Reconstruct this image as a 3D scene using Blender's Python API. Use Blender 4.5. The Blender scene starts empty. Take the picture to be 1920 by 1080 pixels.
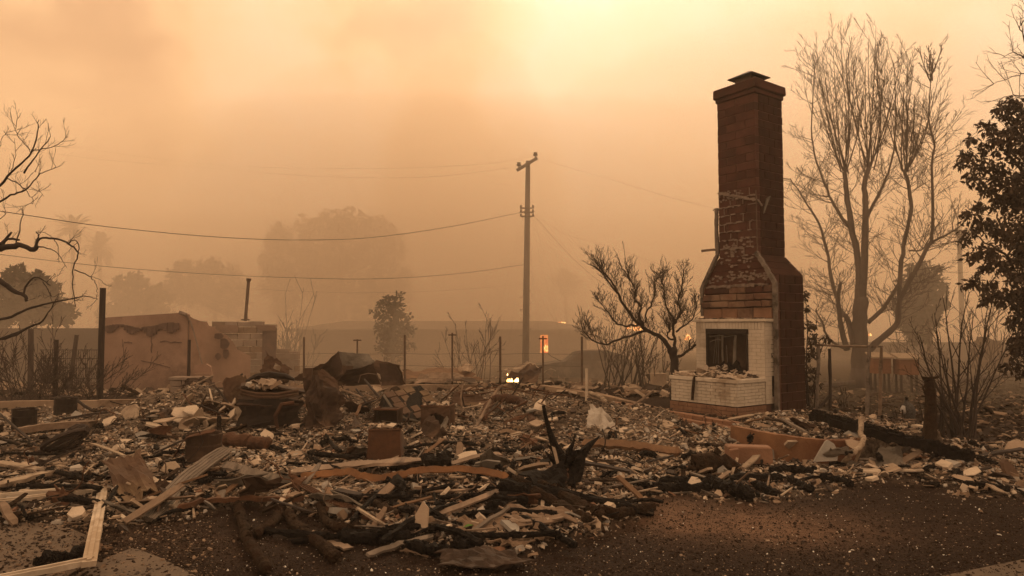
# Burned-out house lot with a standing chimney, seen through wildfire smoke.
SKY_LOBES = [(1095, -5, 3.0, .10), (1090, 100, 18, .07), (1000, 200, 9, .10), (480, 60, 7, .15), (600, 330, 9, .20), (420, 330, 7, .10), (180, 110, 9, -.17), (850, 150, 5.5, -.24), (880, 330, 6, -.22), (780, 50, 4, -.14), (1010, 250, 5, .12),
             (0, 60, 10, -.10), (1850, 250, 18, .12), (1250, 250, 13, .10), (1130, 480, 9, .08), (60, 480, 8, .05), (330, 200, 4, -.05), (160, 330, 5, .06)]
SKY_BEHIND = [(180, 50, 60, .08)]     # azimuth, elevation, width, amount: the sky outside the picture
SKY_RAMP = [(.3, (.50, .255, .12)), (.52, (.92, .545, .26)), (.68, (1.0, .70, .42)), (.85, (1.0, .78, .54))]
SKY_STRENGTH = 1.0
SUN_E = 2.2
HAZE_D = .0022
HAZE_C = (.99, .84, .68)
HAZE_G = .25
SMOKE = [('thick bank of smoke beyond the utility pole', (-10, 104, 0), (135, 70, 60), .0075),
         ('second, lower fold of the smoke bank', (-14, 95, -1), (125, 60, 42), .0055),
         ('third fold of the smoke bank in front of the far trees', (-6, 84, -2), (115, 50, 28), .010),
         ('lowest fold of the smoke bank hugging the ground', (-12, 76, -3), (110, 43, 16), .009),
         ('billow of smoke rising left of the utility pole', (-14, 62, 6), (17, 10, 20), .026),
         ('billow of smoke behind the utility pole', (-4, 70, 10), (10, 9, 22), .026),
         ('smoke drifting over the middle yard', (-7, 40, -1), (27, 20, 15), .011),
         ('low smoke round the ruined shed', (-11, 23, -1), (11, 8, 4.5), .018),
         ('thin smoke hanging in the right back yard', (12, 33, -1), (18, 19, 16), .015)]
SUN_C = (1, .72, .44)
import bpy, math, random
import numpy as np
from mathutils import Vector, Matrix, noise as mnoise
S = bpy.context.scene
COL = S.collection
R = math.radians

# ------------------------------------------------------------------ camera
CAMH, PITCH, F = 1.7, math.atan(70/1300), 1300.0
cam_d = bpy.data.cameras.new('camera'); cam = bpy.data.objects.new('camera', cam_d); COL.objects.link(cam)
cam_d.sensor_width = 36; cam_d.lens = 36*F/1920
cam_d.clip_start = .05; cam_d.clip_end = 2000
cam.location = (0, 0, CAMH); cam.rotation_euler = (R(90)+PITCH, 0, 0)
S.camera = cam
S.view_settings.view_transform = 'Standard'; S.view_settings.look = 'None'
S.view_settings.exposure = 0.30; S.view_settings.gamma = 1
S.cycles.max_bounces = 7; S.cycles.diffuse_bounces = 3; S.cycles.volume_bounces = 2
S.cycles.transparent_max_bounces = 8
S.cycles.use_denoising = True
S.cycles.sample_clamp_indirect = 6

# ------------------------------------------------------------------ world: a sky full of wildfire smoke
SUN_AZ, SUN_EL = R(5.9), R(28)          # the sun's disc glows through the smoke just above the frame
sun_dir = Vector((math.sin(SUN_AZ)*math.cos(SUN_EL), math.cos(SUN_AZ)*math.cos(SUN_EL), math.sin(SUN_EL)))
W = bpy.data.worlds.new('World'); S.world = W; W.use_nodes = True
nt = W.node_tree; nt.nodes.clear()
def N(t, **k):
    n = nt.nodes.new(t)
    for a, b in k.items(): setattr(n, a, b)
    return n
def L(a, b): nt.links.new(a, b)
out = N('ShaderNodeOutputWorld'); bg = N('ShaderNodeBackground'); L(bg.outputs[0], out.inputs[0])
sky = N('ShaderNodeTexSky'); sky.sky_type = 'NISHITA'; sky.sun_disc = False
sky.sun_elevation = SUN_EL; sky.sun_rotation = SUN_AZ; sky.dust_density = 8
tc = N('ShaderNodeTexCoord')
def math_(op, a, b=None, clamp=False):
    n = N('ShaderNodeMath'); n.operation = op; n.use_clamp = clamp
    for i, v in ((0, a), (1, b)):
        if v is None: continue
        if isinstance(v, (int, float)): n.inputs[i].default_value = v
        else: L(v, n.inputs[i])
    return n.outputs[0]
def lobe(px, py, width, amp, azel=False):
    """a soft patch of the sky round a direction; width in degrees"""
    u, v = (px-960)/F, (540-py)/F
    d = Vector((u, math.cos(PITCH)-v*math.sin(PITCH), math.sin(PITCH)+v*math.cos(PITCH))).normalized()
    if azel: d = Vector((math.sin(R(px))*math.cos(R(py)), math.cos(R(px))*math.cos(R(py)), math.sin(R(py))))
    n = N('ShaderNodeVectorMath'); n.operation = 'DOT_PRODUCT'; L(warp.outputs[0], n.inputs[0]); n.inputs[1].default_value = d
    k = 1/(1-math.cos(R(width)))
    e = math_('MULTIPLY', math_('SUBTRACT', n.outputs['Value'], 1.0), k)     # 0 at the centre, -1 at the width
    return math_('MULTIPLY', math_('EXPONENT', e), amp)
nz = N('ShaderNodeTexNoise'); nz.inputs['Scale'].default_value = 4.2; nz.inputs['Detail'].default_value = 5; nz.inputs['Roughness'].default_value = .55
L(tc.outputs['Generated'], nz.inputs['Vector'])
sb = N('ShaderNodeVectorMath'); sb.operation = 'SUBTRACT'; L(nz.outputs['Color'], sb.inputs[0]); sb.inputs[1].default_value = (.5, .5, .5)
sc_ = N('ShaderNodeVectorMath'); sc_.operation = 'SCALE'; L(sb.outputs[0], sc_.inputs[0]); sc_.inputs['Scale'].default_value = .42
ad = N('ShaderNodeVectorMath'); ad.operation = 'ADD'; L(tc.outputs['Generated'], ad.inputs[0]); L(sc_.outputs[0], ad.inputs[1])
warp = N('ShaderNodeVectorMath'); warp.operation = 'NORMALIZE'; L(ad.outputs[0], warp.inputs[0])
base = .56
acc = base
for p in SKY_LOBES:
    acc = math_('ADD', lobe(*p), acc)
for p in SKY_BEHIND: acc = math_('ADD', lobe(*p, azel=True), acc)
nz2 = N('ShaderNodeTexNoise'); nz2.inputs['Scale'].default_value = 5; nz2.inputs['Detail'].default_value = 6; nz2.inputs['Roughness'].default_value = .5
L(ad.outputs[0], nz2.inputs['Vector'])
acc = math_('ADD', acc, math_('MULTIPLY', math_('SUBTRACT', nz2.outputs['Fac'], .5), .60))
# horizon and nadir darker
sep = N('ShaderNodeSeparateXYZ'); L(tc.outputs['Generated'], sep.inputs[0])
hz = N('ShaderNodeMapRange'); L(sep.outputs['Z'], hz.inputs[0]); hz.inputs[1].default_value = -.02; hz.inputs[2].default_value = .22; hz.inputs[3].default_value = .55; hz.inputs[4].default_value = 1
acc = math_('MULTIPLY', acc, hz.outputs[0], True)
ramp = N('ShaderNodeValToRGB'); L(acc, ramp.inputs[0])
cr = ramp.color_ramp; cr.elements[0].position = 0; cr.elements[0].color = (.10, .05, .022, 1)
cr.elements[1].position = 1; cr.elements[1].color = (1.0, .84, .66, 1)
for pos, c in SKY_RAMP:
    e = cr.elements.new(pos); e.color = (*c, 1)
mix = N('ShaderNodeMix'); mix.data_type = 'RGBA'; mix.blend_type = 'ADD'; mix.inputs[0].default_value = .006
away = N('ShaderNodeMapRange'); L(sep.outputs['Y'], away.inputs[0]); away.inputs[1].default_value = .35; away.inputs[2].default_value = -.25; away.inputs[3].default_value = 0; away.inputs[4].default_value = .85
gmx = N('ShaderNodeMix'); gmx.data_type = 'RGBA'; L(away.outputs[0], gmx.inputs[0]); L(ramp.outputs[0], gmx.inputs[6])
grey = N('ShaderNodeMix'); grey.data_type = 'RGBA'; grey.blend_type = 'MIX'; L(acc, grey.inputs[0]); grey.inputs[6].default_value = (.12, .08, .05, 1); grey.inputs[7].default_value = (1.28, .86, .54, 1); L(grey.outputs[2], gmx.inputs[7])
L(gmx.outputs[2], mix.inputs[6]); L(sky.outputs[0], mix.inputs[7])
L(mix.outputs[2], bg.inputs[0]); bg.inputs[1].default_value = SKY_STRENGTH

sd = bpy.data.lights.new('sun', 'SUN'); sun = bpy.data.objects.new('sun', sd); COL.objects.link(sun)
sd.energy = SUN_E; sd.angle = R(11); sd.color = SUN_C
sun.rotation_euler = (-sun_dir).to_track_quat('-Z', 'Y').to_euler(); sun.location = (0, 0, 30)

# ------------------------------------------------------------------ helpers
rng = random.Random(7); nr = np.random.default_rng(11)
cp, sp = math.cos(PITCH), math.sin(PITCH)
def W3(px, py, d):
    """the point at depth d (metres north of the camera) seen at a pixel"""
    u, v = (px-960)/F, (540-py)/F
    k = d/(cp-v*sp)
    return Vector((u*k, d, CAMH+(sp+v*cp)*k))
def WZ(px, py, z):
    u, v = (px-960)/F, (540-py)/F
    k = (z-CAMH)/(sp+v*cp)
    return Vector((u*k, (cp-v*sp)*k, z))
def PX(x, y, z=0.0):
    dz = z-CAMH; f = y*cp+dz*sp; f = np.where(np.abs(f) < 1e-3, 1e-3, f)
    return 960+F*x/f, 540-F*(-y*sp+dz*cp)/f
def ss(a, b, x):
    t = np.clip((x-a)/(b-a), 0, 1); return t*t*(3-2*t)
def vn(x, y, s=0):
    """value noise in -1..1"""
    x = np.asarray(x, float); y = np.asarray(y, float)
    xi = np.floor(x).astype(np.int64); yi = np.floor(y).astype(np.int64)
    fx = x-xi; fy = y-yi; fx = fx*fx*(3-2*fx); fy = fy*fy*(3-2*fy)
    def h(a, b):
        n = (a*374761393+b*668265263+s*974634777) & 0xffffffff
        n = ((n ^ (n >> 13))*1274126177) & 0xffffffff
        return ((n ^ (n >> 16)) & 0xffff)/32767.5-1
    return (h(xi, yi)*(1-fx)+h(xi+1, yi)*fx)*(1-fy)+(h(xi, yi+1)*(1-fx)+h(xi+1, yi+1)*fx)*fy
def fbm(x, y, s=0, o=4):
    r = 0; a = 1; t = 0
    for i in range(o):
        r = r+a*vn(x*2**i, y*2**i, s+i); t += a; a *= .5
    return r/t

ORG = {}
def tag(o, label=None, cat=None, group=None, kind=None):
    if label: o['label'] = label
    if cat: o['category'] = cat
    if group: o['group'] = group
    if kind or (cat and 'kind' not in o): o['kind'] = kind or 'thing'
    return o
def thing(name, label, cat, loc, group=None):
    o = bpy.data.objects.new(name, None); COL.objects.link(o); o.location = loc; o.empty_display_size = .2
    ORG[o.name] = Vector(loc)
    return tag(o, label, cat, group)

class MB:
    def __init__(s): s.v = []; s.f = []; s.m = []
    def add(s, vs, fs, mi=0):
        b = len(s.v); s.v += [tuple(q) for q in vs]
        s.f += [tuple(b+i for i in q) for q in fs]; s.m += [mi]*len(fs)
    def box(s, c, size, rot=None, mi=0, ch=0, jit=0, taper=1):
        """box, rot a 3x3 Matrix or a z angle; ch chamfers all edges by a small amount"""
        if rot is None: rot = Matrix.Identity(3)
        elif isinstance(rot, (int, float)): rot = Matrix.Rotation(rot, 3, 'Z')
        c = Vector(c); h = [q/2 for q in size]
        J = lambda: rng.uniform(-jit, jit) if jit else 0
        if not ch:
            vs = []
            for z in (-1, 1):
                for x, y in ((-1, -1), (1, -1), (1, 1), (-1, 1)):
                    k = taper if z > 0 else 1
                    vs.append(c+rot@Vector((x*h[0]*k+J(), y*h[1]*k+J(), z*h[2]+J())))
            s.add(vs, [(0, 3, 2, 1), (4, 5, 6, 7), (0, 1, 5, 4), (1, 2, 6, 5), (2, 3, 7, 6), (3, 0, 4, 7)], mi)
        else:
            vs = []; idx = {}
            for x in (-1, 1):
                for y in (-1, 1):
                    for z in (-1, 1):
                        j = Vector((J(), J(), J()))
                        for a in range(3):
                            q = [x*(h[0]-ch), y*(h[1]-ch), z*(h[2]-ch)]; q[a] = (x, y, z)[a]*h[a]
                            idx[x, y, z, a] = len(vs); vs.append(c+rot@(Vector(q)+j))
            fs = []
            for a in range(3):
                b, d = [(1, 2), (0, 2), (0, 1)][a]
                for sg in (-1, 1):
                    q = []
                    for p_, r_ in ((-1, -1), (1, -1), (1, 1), (-1, 1)):
                        k = [0, 0, 0]; k[a] = sg; k[b] = p_; k[d] = r_; q.append(idx[k[0], k[1], k[2], a])
                    fs.append(q)
            for a in range(3):
                b, d = [(1, 2), (0, 2), (0, 1)][a]
                for p_ in (-1, 1):
                    for r_ in (-1, 1):
                        k0 = [0, 0, 0]; k1 = [0, 0, 0]; k0[b] = k1[b] = p_; k0[d] = k1[d] = r_; k0[a] = -1; k1[a] = 1
                        fs.append((idx[(*k0, b)], idx[(*k1, b)], idx[(*k1, d)], idx[(*k0, d)]))
            for x in (-1, 1):
                for y in (-1, 1):
                    for z in (-1, 1): fs.append((idx[x, y, z, 0], idx[x, y, z, 1], idx[x, y, z, 2]))
            s.add(vs, fs, mi)
    def tube(s, pts, rad, n=6, mi=0, cap=True, jit=0, seed=None):
        """tube along points; rad one number or a list"""
        pts = [Vector(p) for p in pts]; m = len(pts)
        if m < 2: return
        if isinstance(rad, (int, float)): rad = [rad]*m
        vs = []; u = None
        for i, p in enumerate(pts):
            t = (pts[min(i+1, m-1)]-pts[max(i-1, 0)])
            if t.length < 1e-9: t = Vector((0, 0, 1))
            t.normalize()
            if u is None: u = t.orthogonal().normalized()
            else:
                u = u-t*u.dot(t); u = u.normalized() if u.length > 1e-6 else t.orthogonal().normalized()
            w = t.cross(u)
            for k in range(n):
                a = 2*math.pi*k/n; r = rad[i]*(1+(rng.uniform(-jit, jit) if jit else 0))
                vs.append(p+(u*math.cos(a)+w*math.sin(a))*r)
        fs = [(i*n+k, i*n+(k+1) % n, (i+1)*n+(k+1) % n, (i+1)*n+k) for i in range(m-1) for k in range(n)]
        if cap: fs += [tuple(range(n-1, -1, -1)), tuple(range((m-1)*n, m*n))]
        s.add(vs, fs, mi)
    def prism(s, poly, h, mi=0):
        """poly: list of 3D points (a flat outline); h a vector"""
        h = Vector(h); n = len(poly); poly = [Vector(p) for p in poly]
        s.add(poly+[p+h for p in poly], [tuple(range(n-1, -1, -1)), tuple(range(n, 2*n))]+[(i, (i+1) % n, n+(i+1) % n, n+i) for i in range(n)], mi)
    def sheet(s, fn, nu, nv, th=.006, mi=0, hole=None):
        """a thin crumpled sheet: fn(u,v) -> point; both sides and a rim"""
        P = [[Vector(fn(i/nu, j/nv)) for j in range(nv+1)] for i in range(nu+1)]
        vs = []; 
        def nrm(i, j):
            a = P[min(i+1, nu)][j]-P[max(i-1, 0)][j]; b = P[i][min(j+1, nv)]-P[i][max(j-1, 0)]
            c = a.cross(b); return c.normalized() if c.length > 1e-9 else Vector((0, 0, 1))
        for i in range(nu+1):
            for j in range(nv+1):
                q = nrm(i, j)*th/2; vs.append(P[i][j]+q); vs.append(P[i][j]-q)
        I = lambda i, j, k: (i*(nv+1)+j)*2+k
        keep = set((i, j) for i in range(nu) for j in range(nv) if not (hole and hole((i+.5)/nu, (j+.5)/nv)))
        fs = []
        for i, j in keep:
            fs.append((I(i, j, 0), I(i+1, j, 0), I(i+1, j+1, 0), I(i, j+1, 0)))
            fs.append((I(i, j, 1), I(i, j+1, 1), I(i+1, j+1, 1), I(i+1, j, 1)))
            for (di, dj, a, b) in ((-1, 0, (i, j), (i, j+1)), (1, 0, (i+1, j), (i+1, j+1)), (0, -1, (i, j), (i+1, j)), (0, 1, (i, j+1), (i+1, j+1))):
                if (i+di, j+dj) not in keep: fs.append((I(*a, 0), I(*b, 0), I(*b, 1), I(*a, 1)))
        s.add(vs, fs, mi)
    def build(s, name, mats, parent=None, smooth=False, org=None):
        me = bpy.data.meshes.new(name); o = bpy.data.objects.new(name, me); COL.objects.link(o)
        V = np.array(s.v, dtype=float)
        if parent is not None:
            o.parent = parent; c = np.array(ORG[parent.name]); ORG[o.name] = Vector(c)
        else:
            if org is None:
                c = np.array([(V[:, 0].min()+V[:, 0].max())/2, (V[:, 1].min()+V[:, 1].max())/2, V[:, 2].min()])
            else: c = np.array(org)
            o.location = c; ORG[o.name] = Vector(c)
        me.from_pydata((V-c).tolist(), [], s.f)
        if not isinstance(mats, (list, tuple)): mats = [mats]
        for m in mats: me.materials.append(m)
        if len(mats) > 1: me.polygons.foreach_set('material_index', s.m)
        if smooth: me.polygons.foreach_set('use_smooth', [True]*len(s.f))
        me.validate(); me.update()
        return o

def np_mesh(name, V, Fc, mats, mi=None, org=(0, 0, 0), parent=None, smooth=False):
    """mesh from numpy arrays, all faces of one size"""
    me = bpy.data.meshes.new(name); o = bpy.data.objects.new(name, me); COL.objects.link(o)
    org = np.array(org, float)
    if parent is not None: o.parent = parent; org = np.array(ORG[parent.name])
    else: o.location = org
    ORG[o.name] = Vector(org)
    V = V-org; k = Fc.shape[1]
    me.vertices.add(len(V)); me.vertices.foreach_set('co', V.astype(np.float32).ravel())
    me.loops.add(Fc.size); me.loops.foreach_set('vertex_index', Fc.astype(np.int32).ravel())
    me.polygons.add(len(Fc)); me.polygons.foreach_set('loop_start', np.arange(0, Fc.size, k, dtype=np.int32))
    for m in (mats if isinstance(mats, (list, tuple)) else [mats]): me.materials.append(m)
    if mi is not None: me.polygons.foreach_set('material_index', mi.astype(np.int32))
    me.polygons.foreach_set('use_smooth', np.full(len(Fc), smooth))
    me.update(calc_edges=True)
    return o

# ------------------------------------------------------------------ materials
def mat(name, c1, c2=None, rough=.85, scale=4, bump=.3, bscale=None, metal=0, detail=6, c3=None, spec=.3, dist=.02, stretch=None, coord='Object'):
    m = bpy.data.materials.new(name); m.use_nodes = True; t = m.node_tree; ns = t.nodes; lk = t.links
    b = ns['Principled BSDF']; b.inputs['Roughness'].default_value = rough; b.inputs['Metallic'].default_value = metal
    b.inputs['Specular IOR Level'].default_value = spec
    tcn = ns.new('ShaderNodeTexCoord'); src = tcn.outputs[coord]
    if stretch:
        mp = ns.new('ShaderNodeMapping'); mp.inputs['Scale'].default_value = stretch; lk.new(src, mp.inputs[0]); src = mp.outputs[0]
    n1 = ns.new('ShaderNodeTexNoise'); n1.inputs['Scale'].default_value = scale; n1.inputs['Detail'].default_value = detail; n1.inputs['Roughness'].default_value = .65
    lk.new(src, n1.inputs['Vector'])
    r = ns.new('ShaderNodeValToRGB'); r.color_ramp.elements[0].position = .32; r.color_ramp.elements[1].position = .68
    r.color_ramp.elements[0].color = (*c1, 1); r.color_ramp.elements[1].color = (*(c2 or c1), 1)
    lk.new(n1.outputs['Fac'], r.inputs[0]); col = r.outputs[0]
    if c3:
        n3 = ns.new('ShaderNodeTexNoise'); n3.inputs['Scale'].default_value = scale*.37; n3.inputs['Detail'].default_value = 8; n3.inputs['Roughness'].default_value = .7
        lk.new(src, n3.inputs['Vector'])
        r3 = ns.new('ShaderNodeMapRange'); r3.inputs[1].default_value = .5; r3.inputs[2].default_value = .6; lk.new(n3.outputs['Fac'], r3.inputs[0])
        mx = ns.new('ShaderNodeMix'); mx.data_type = 'RGBA'; lk.new(r3.outputs[0], mx.inputs[0]); lk.new(col, mx.inputs[6]); mx.inputs[7].default_value = (*c3, 1); col = mx.outputs[2]
    lk.new(col, b.inputs['Base Color'])
    if bump:
        n2 = ns.new('ShaderNodeTexNoise'); n2.inputs['Scale'].default_value = bscale or scale*4; n2.inputs['Detail'].default_value = 8; n2.inputs['Roughness'].default_value = .7
        lk.new(src, n2.inputs['Vector'])
        bp = ns.new('ShaderNodeBump'); bp.inputs['Strength'].default_value = bump; bp.inputs['Distance'].default_value = dist
        lk.new(n2.outputs['Fac'], bp.inputs['Height']); lk.new(bp.outputs[0], b.inputs['Normal'])
    return m
def flame_mat(name, c1, c2, st):
    m = bpy.data.materials.new(name); m.use_nodes = True; t = m.node_tree; ns = t.nodes; lk = t.links
    ns.remove(ns['Principled BSDF']); e = ns.new('ShaderNodeEmission'); lk.new(e.outputs[0], ns['Material Output'].inputs[0])
    tcn = ns.new('ShaderNodeTexCoord'); n1 = ns.new('ShaderNodeTexNoise'); n1.inputs['Scale'].default_value = 6; lk.new(tcn.outputs['Object'], n1.inputs[0])
    r = ns.new('ShaderNodeValToRGB'); r.color_ramp.elements[0].position = .4; r.color_ramp.elements[1].position = .6
    r.color_ramp.elements[0].color = (*c1, 1); r.color_ramp.elements[1].color = (*c2, 1); lk.new(n1.outputs['Fac'], r.inputs[0])
    lk.new(r.outputs[0], e.inputs[0]); e.inputs[1].default_value = st
    return m
M = {}
M['red_block'] = mat('red_block', (.050, .019, .013), (.085, .031, .021), scale=2.3, bump=.5, bscale=30, c3=(.05, .022, .015), spec=.12, rough=.95)
M['red_block_b'] = mat('red_block_b', (.062, .025, .018), (.10, .040, .028), scale=3, bump=.5, bscale=30, spec=.12, rough=.95)
M['mortar'] = mat('mortar', (.16, .11, .085), (.24, .18, .14), scale=9, bump=.7, bscale=40)
M['mortar_dark'] = mat('mortar_dark', (.08, .036, .026), (.12, .055, .038), scale=9, bump=.5, bscale=40)
M['soot_brick'] = mat('soot_brick', (.055, .03, .022), (.16, .075, .045), scale=2.5, bump=.6, bscale=25, c3=(.2, .12, .075))
M['tan_brick'] = mat('tan_brick', (.17, .085, .05), (.27, .145, .085), scale=3, bump=.6, bscale=25)
M['white_brick'] = mat('white_brick', (.46, .38, .29), (.64, .54, .43), scale=1.8, bump=.25, bscale=35, c3=(.32, .24, .17))
M['white_mortar'] = mat('white_mortar', (.33, .265, .20), (.47, .385, .30), scale=6, bump=.3)
M['black_iron'] = mat('black_iron', (.012, .009, .008), (.035, .024, .018), scale=6, bump=.4, rough=.6, spec=.1)
M['iron'] = mat('iron', (.07, .045, .03), (.15, .1, .07), scale=8, bump=.3, rough=.6, spec=.1)
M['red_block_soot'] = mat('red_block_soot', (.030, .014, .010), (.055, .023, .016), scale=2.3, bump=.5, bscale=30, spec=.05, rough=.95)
M['char'] = mat('char', (.006, .005, .005), (.018, .014, .012), scale=14, bump=1, bscale=26, dist=.05, rough=.75, spec=.06)
M['char_log'] = mat('char_log', (.018, .012, .008), (.062, .038, .024), scale=12, bump=1, bscale=30, dist=.05, rough=.9, c3=(.036, .019, .011), spec=.06)
M['bark'] = mat('bark', (.05, .036, .028), (.11, .08, .062), scale=5, bump=.6, bscale=30, stretch=(1, 1, .25))
M['bark_dark'] = mat('bark_dark', (.018, .012, .01), (.045, .03, .023), scale=6, bump=.6, bscale=30, stretch=(1, 1, .3))
M['twig'] = mat('twig', (.04, .028, .022), (.075, .052, .04), scale=5, bump=0)
M['leaf_dark'] = mat('leaf_dark', (.018, .013, .009), (.075, .042, .022), scale=4.5, bump=0, rough=.7, spec=.3)
M['leaf_green'] = mat('leaf_green', (.03, .034, .017), (.07, .06, .03), scale=1.2, bump=0, rough=.7)
M['leaf_far'] = mat('leaf_far', (.028, .028, .018), (.05, .045, .03), scale=.6, bump=0, rough=.9)
M['wood'] = mat('wood', (.13, .085, .055), (.26, .18, .125), scale=6, bump=.5, bscale=14, stretch=(1, .18, 1), c3=(.06, .04, .028))
M['wood_pale'] = mat('wood_pale', (.22, .155, .105), (.40, .31, .225), scale=7, bump=.4, bscale=20, c3=(.10, .068, .045))
M['wood_orange'] = mat('wood_orange', (.10, .055, .03), (.20, .11, .057), scale=3, bump=.4, bscale=15, c3=(.11, .055, .028))
M['wood_grey'] = mat('wood_grey', (.11, .085, .065), (.21, .165, .13), scale=8, bump=.6, bscale=16, stretch=(1.4, .3, 1), c3=(.05, .038, .028))
M['white_trim'] = mat('white_trim', (.34, .27, .20), (.56, .46, .36), scale=4, bump=.25, bscale=15, c3=(.34, .25, .17))
M['rust'] = mat('rust', (.055, .026, .014), (.12, .052, .024), scale=4, bump=.4, bscale=20, rough=.9, c3=(.05, .024, .014))
M['rust_orange'] = mat('rust_orange', (.09, .042, .02), (.23, .105, .042), scale=3, bump=.5, bscale=14, rough=.9, c3=(.10, .045, .018))
M['dark_metal'] = mat('dark_metal', (.028, .017, .012), (.07, .042, .028), scale=2.4, bump=.4, bscale=12, rough=.75, c3=(.1, .06, .038), spec=.1)
M['brown_metal'] = mat('brown_metal', (.055, .033, .022), (.12, .07, .045), scale=2, bump=.4, bscale=12, rough=.8, c3=(.15, .10, .06), spec=.1)
M['grey_metal'] = mat('grey_metal', (.08, .066, .052), (.18, .15, .12), scale=3, bump=.4, bscale=14, rough=.7, spec=.1)
M['plaster'] = mat('plaster', (.44, .34, .25), (.62, .50, .38), scale=3, bump=.4, bscale=25, c3=(.32, .25, .19))
M['plaster_tan'] = mat('plaster_tan', (.27, .19, .13), (.40, .30, .215), scale=4, bump=.4, bscale=25)
M['slab_grey'] = mat('slab_grey', (.19, .165, .14), (.29, .26, .225), scale=5, bump=.5, bscale=20)
M['ash'] = mat('ash', (.28, .235, .19), (.44, .385, .33), scale=6, bump=.8, bscale=20)
M['debris_dark'] = mat('debris_dark', (.022, .014, .010), (.065, .04, .027), scale=7, bump=.6)
M['debris_tan'] = mat('debris_tan', (.15, .098, .062), (.26, .175, .115), scale=7, bump=.5)
M['shed_pink'] = mat('shed_pink', (.21, .13, .09), (.37, .235, .17), scale=.8, bump=.5, bscale=6, c3=(.17, .105, .075))
M['shed_soot'] = mat('shed_soot', (.07, .045, .035), (.15, .09, .068), scale=3, bump=.2)
M['block_wall'] = mat('block_wall', (.20, .145, .11), (.32, .24, .185), scale=3, bump=.4)
M['concrete_wall'] = mat('concrete_wall', (.23, .155, .10), (.35, .25, .17), scale=2, bump=.4, bscale=14, c3=(.15, .095, .06))
M['planter_wall'] = mat('planter_wall', (.13, .06, .03), (.25, .125, .06), scale=2.6, bump=.6, bscale=16, c3=(.12, .05, .024))
M['concrete'] = mat('concrete', (.07, .048, .033), (.13, .09, .062), scale=2.5, bump=.25, bscale=30, c3=(.09, .06, .042))
M['far_wall'] = mat('far_wall', (.09, .07, .055), (.13, .10, .08), scale=1, bump=0)
M['car_paint'] = mat('car_paint', (.02, .018, .016), (.05, .045, .038), scale=3, bump=.2, rough=.7, c3=(.13, .10, .075))
M['pole_wood'] = mat('pole_wood', (.075, .058, .045), (.13, .1, .08), scale=3, bump=.5, stretch=(1, 1, .15))
M['hutch'] = mat('hutch', (.14, .055, .026), (.22, .095, .045), scale=2, bump=.3, stretch=(1, 1, 6))
M['hutch_roof'] = mat('hutch_roof', (.26, .18, .12), (.36, .27, .185), scale=3, bump=.2)
M['feather'] = mat('feather', (.03, .026, .023), (.10, .09, .08), scale=45, bump=.2, detail=2)
M['feather_pale'] = mat('feather_pale', (.3, .27, .24), (.42, .38, .34), scale=20, bump=.1)
M['shard'] = mat('shard', (.55, .5, .43), (.75, .7, .62), scale=9, bump=0, rough=.3, spec=.6)
M['green_leaf'] = mat('green_leaf', (.08, .16, .03), (.12, .22, .05), scale=9, bump=0)
M['window_glow'] = flame_mat('window_glow', (1, .10, .015), (1, .30, .05), 1.3)
M['flame'] = flame_mat('flame', (1, .42, .10), (1, .72, .30), 6)
M['flame_far'] = flame_mat('flame_far', (1, .25, .05), (1, .5, .15), 3.5)
# ------------------------------------------------------------------ the ground
FB = np.array([(-400, 960), (0, 968), (180, 985), (200, 1005), (300, 975), (450, 950), (620, 975), (760, 1035), (1000, 1045), (1130, 985), (1250, 930), (1500, 918), (1700, 902), (1950, 925), (2600, 930)], float)
MOUNDS = [(385, 806, .36, 1.0), (500, 826, .12, .8), (1500, 866, -.06, .5), (660, 830, .10, .8), (330, 800, .16, 1.1), (1060, 795, .27, .9), (960, 790, .12, .9), (1180, 790, .13, 1.0), (180, 815, .12, 1.2),
          (870, 830, .08, .9), (1000, 900, .08, .8), (660, 900, .07, 1.0), (330, 900, .08, .9), (1250, 830, .08, .9), (540, 850, .08, .8), (1350, 830, .07, .6), (1800, 860, .05, .8)]
MG = [(WZ(px, py, 0), h, r) for px, py, h, r in MOUNDS]
PLAT = [WZ(px, py, .33) for px, py in ((1372, 797), (1450, 812), (1540, 824), (1620, 824), (1700, 815), (1765, 803), (1700, 783), (1500, 768), (1440, 772))]
def in_poly(x, y, poly):
    x = np.asarray(x); r = np.zeros(x.shape, bool); n = len(poly)
    for i in range(n):
        x0, y0 = poly[i][0], poly[i][1]; x1, y1 = poly[(i+1) % n][0], poly[(i+1) % n][1]
        if y0 == y1: continue
        r ^= ((y0 > y) != (y1 > y)) & (x < (x1-x0)*(y-y0)/(y1-y0)+x0)
    return r
def zone(x, y):
    """how much house rubble lies here, 0..1"""
    x = np.asarray(x, float); y = np.asarray(y, float)
    px, py = PX(x, np.maximum(y, 1.5)); e = np.interp(px, FB[:, 0], FB[:, 1])
    e = e+18*vn(x*1.3, y*1.3, 5)+9*vn(x*4, y*4, 6)
    m = ss(e+14, e-12, py)
    yb = np.interp(x, [-30, -7, -6.5, .2, .9, 2.2, 3.0, 4.2, 5.0, 5.6, 6.2, 8, 9], [14.0, 14.0, 17.6, 17.6, 17.0, 14.2, 12.3, 11.4, 11.9, 11.8, 10.2, 9.4, 9.2])
    return m*(1-ss(-.3, .15, y-yb))*(y > 2)
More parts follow.
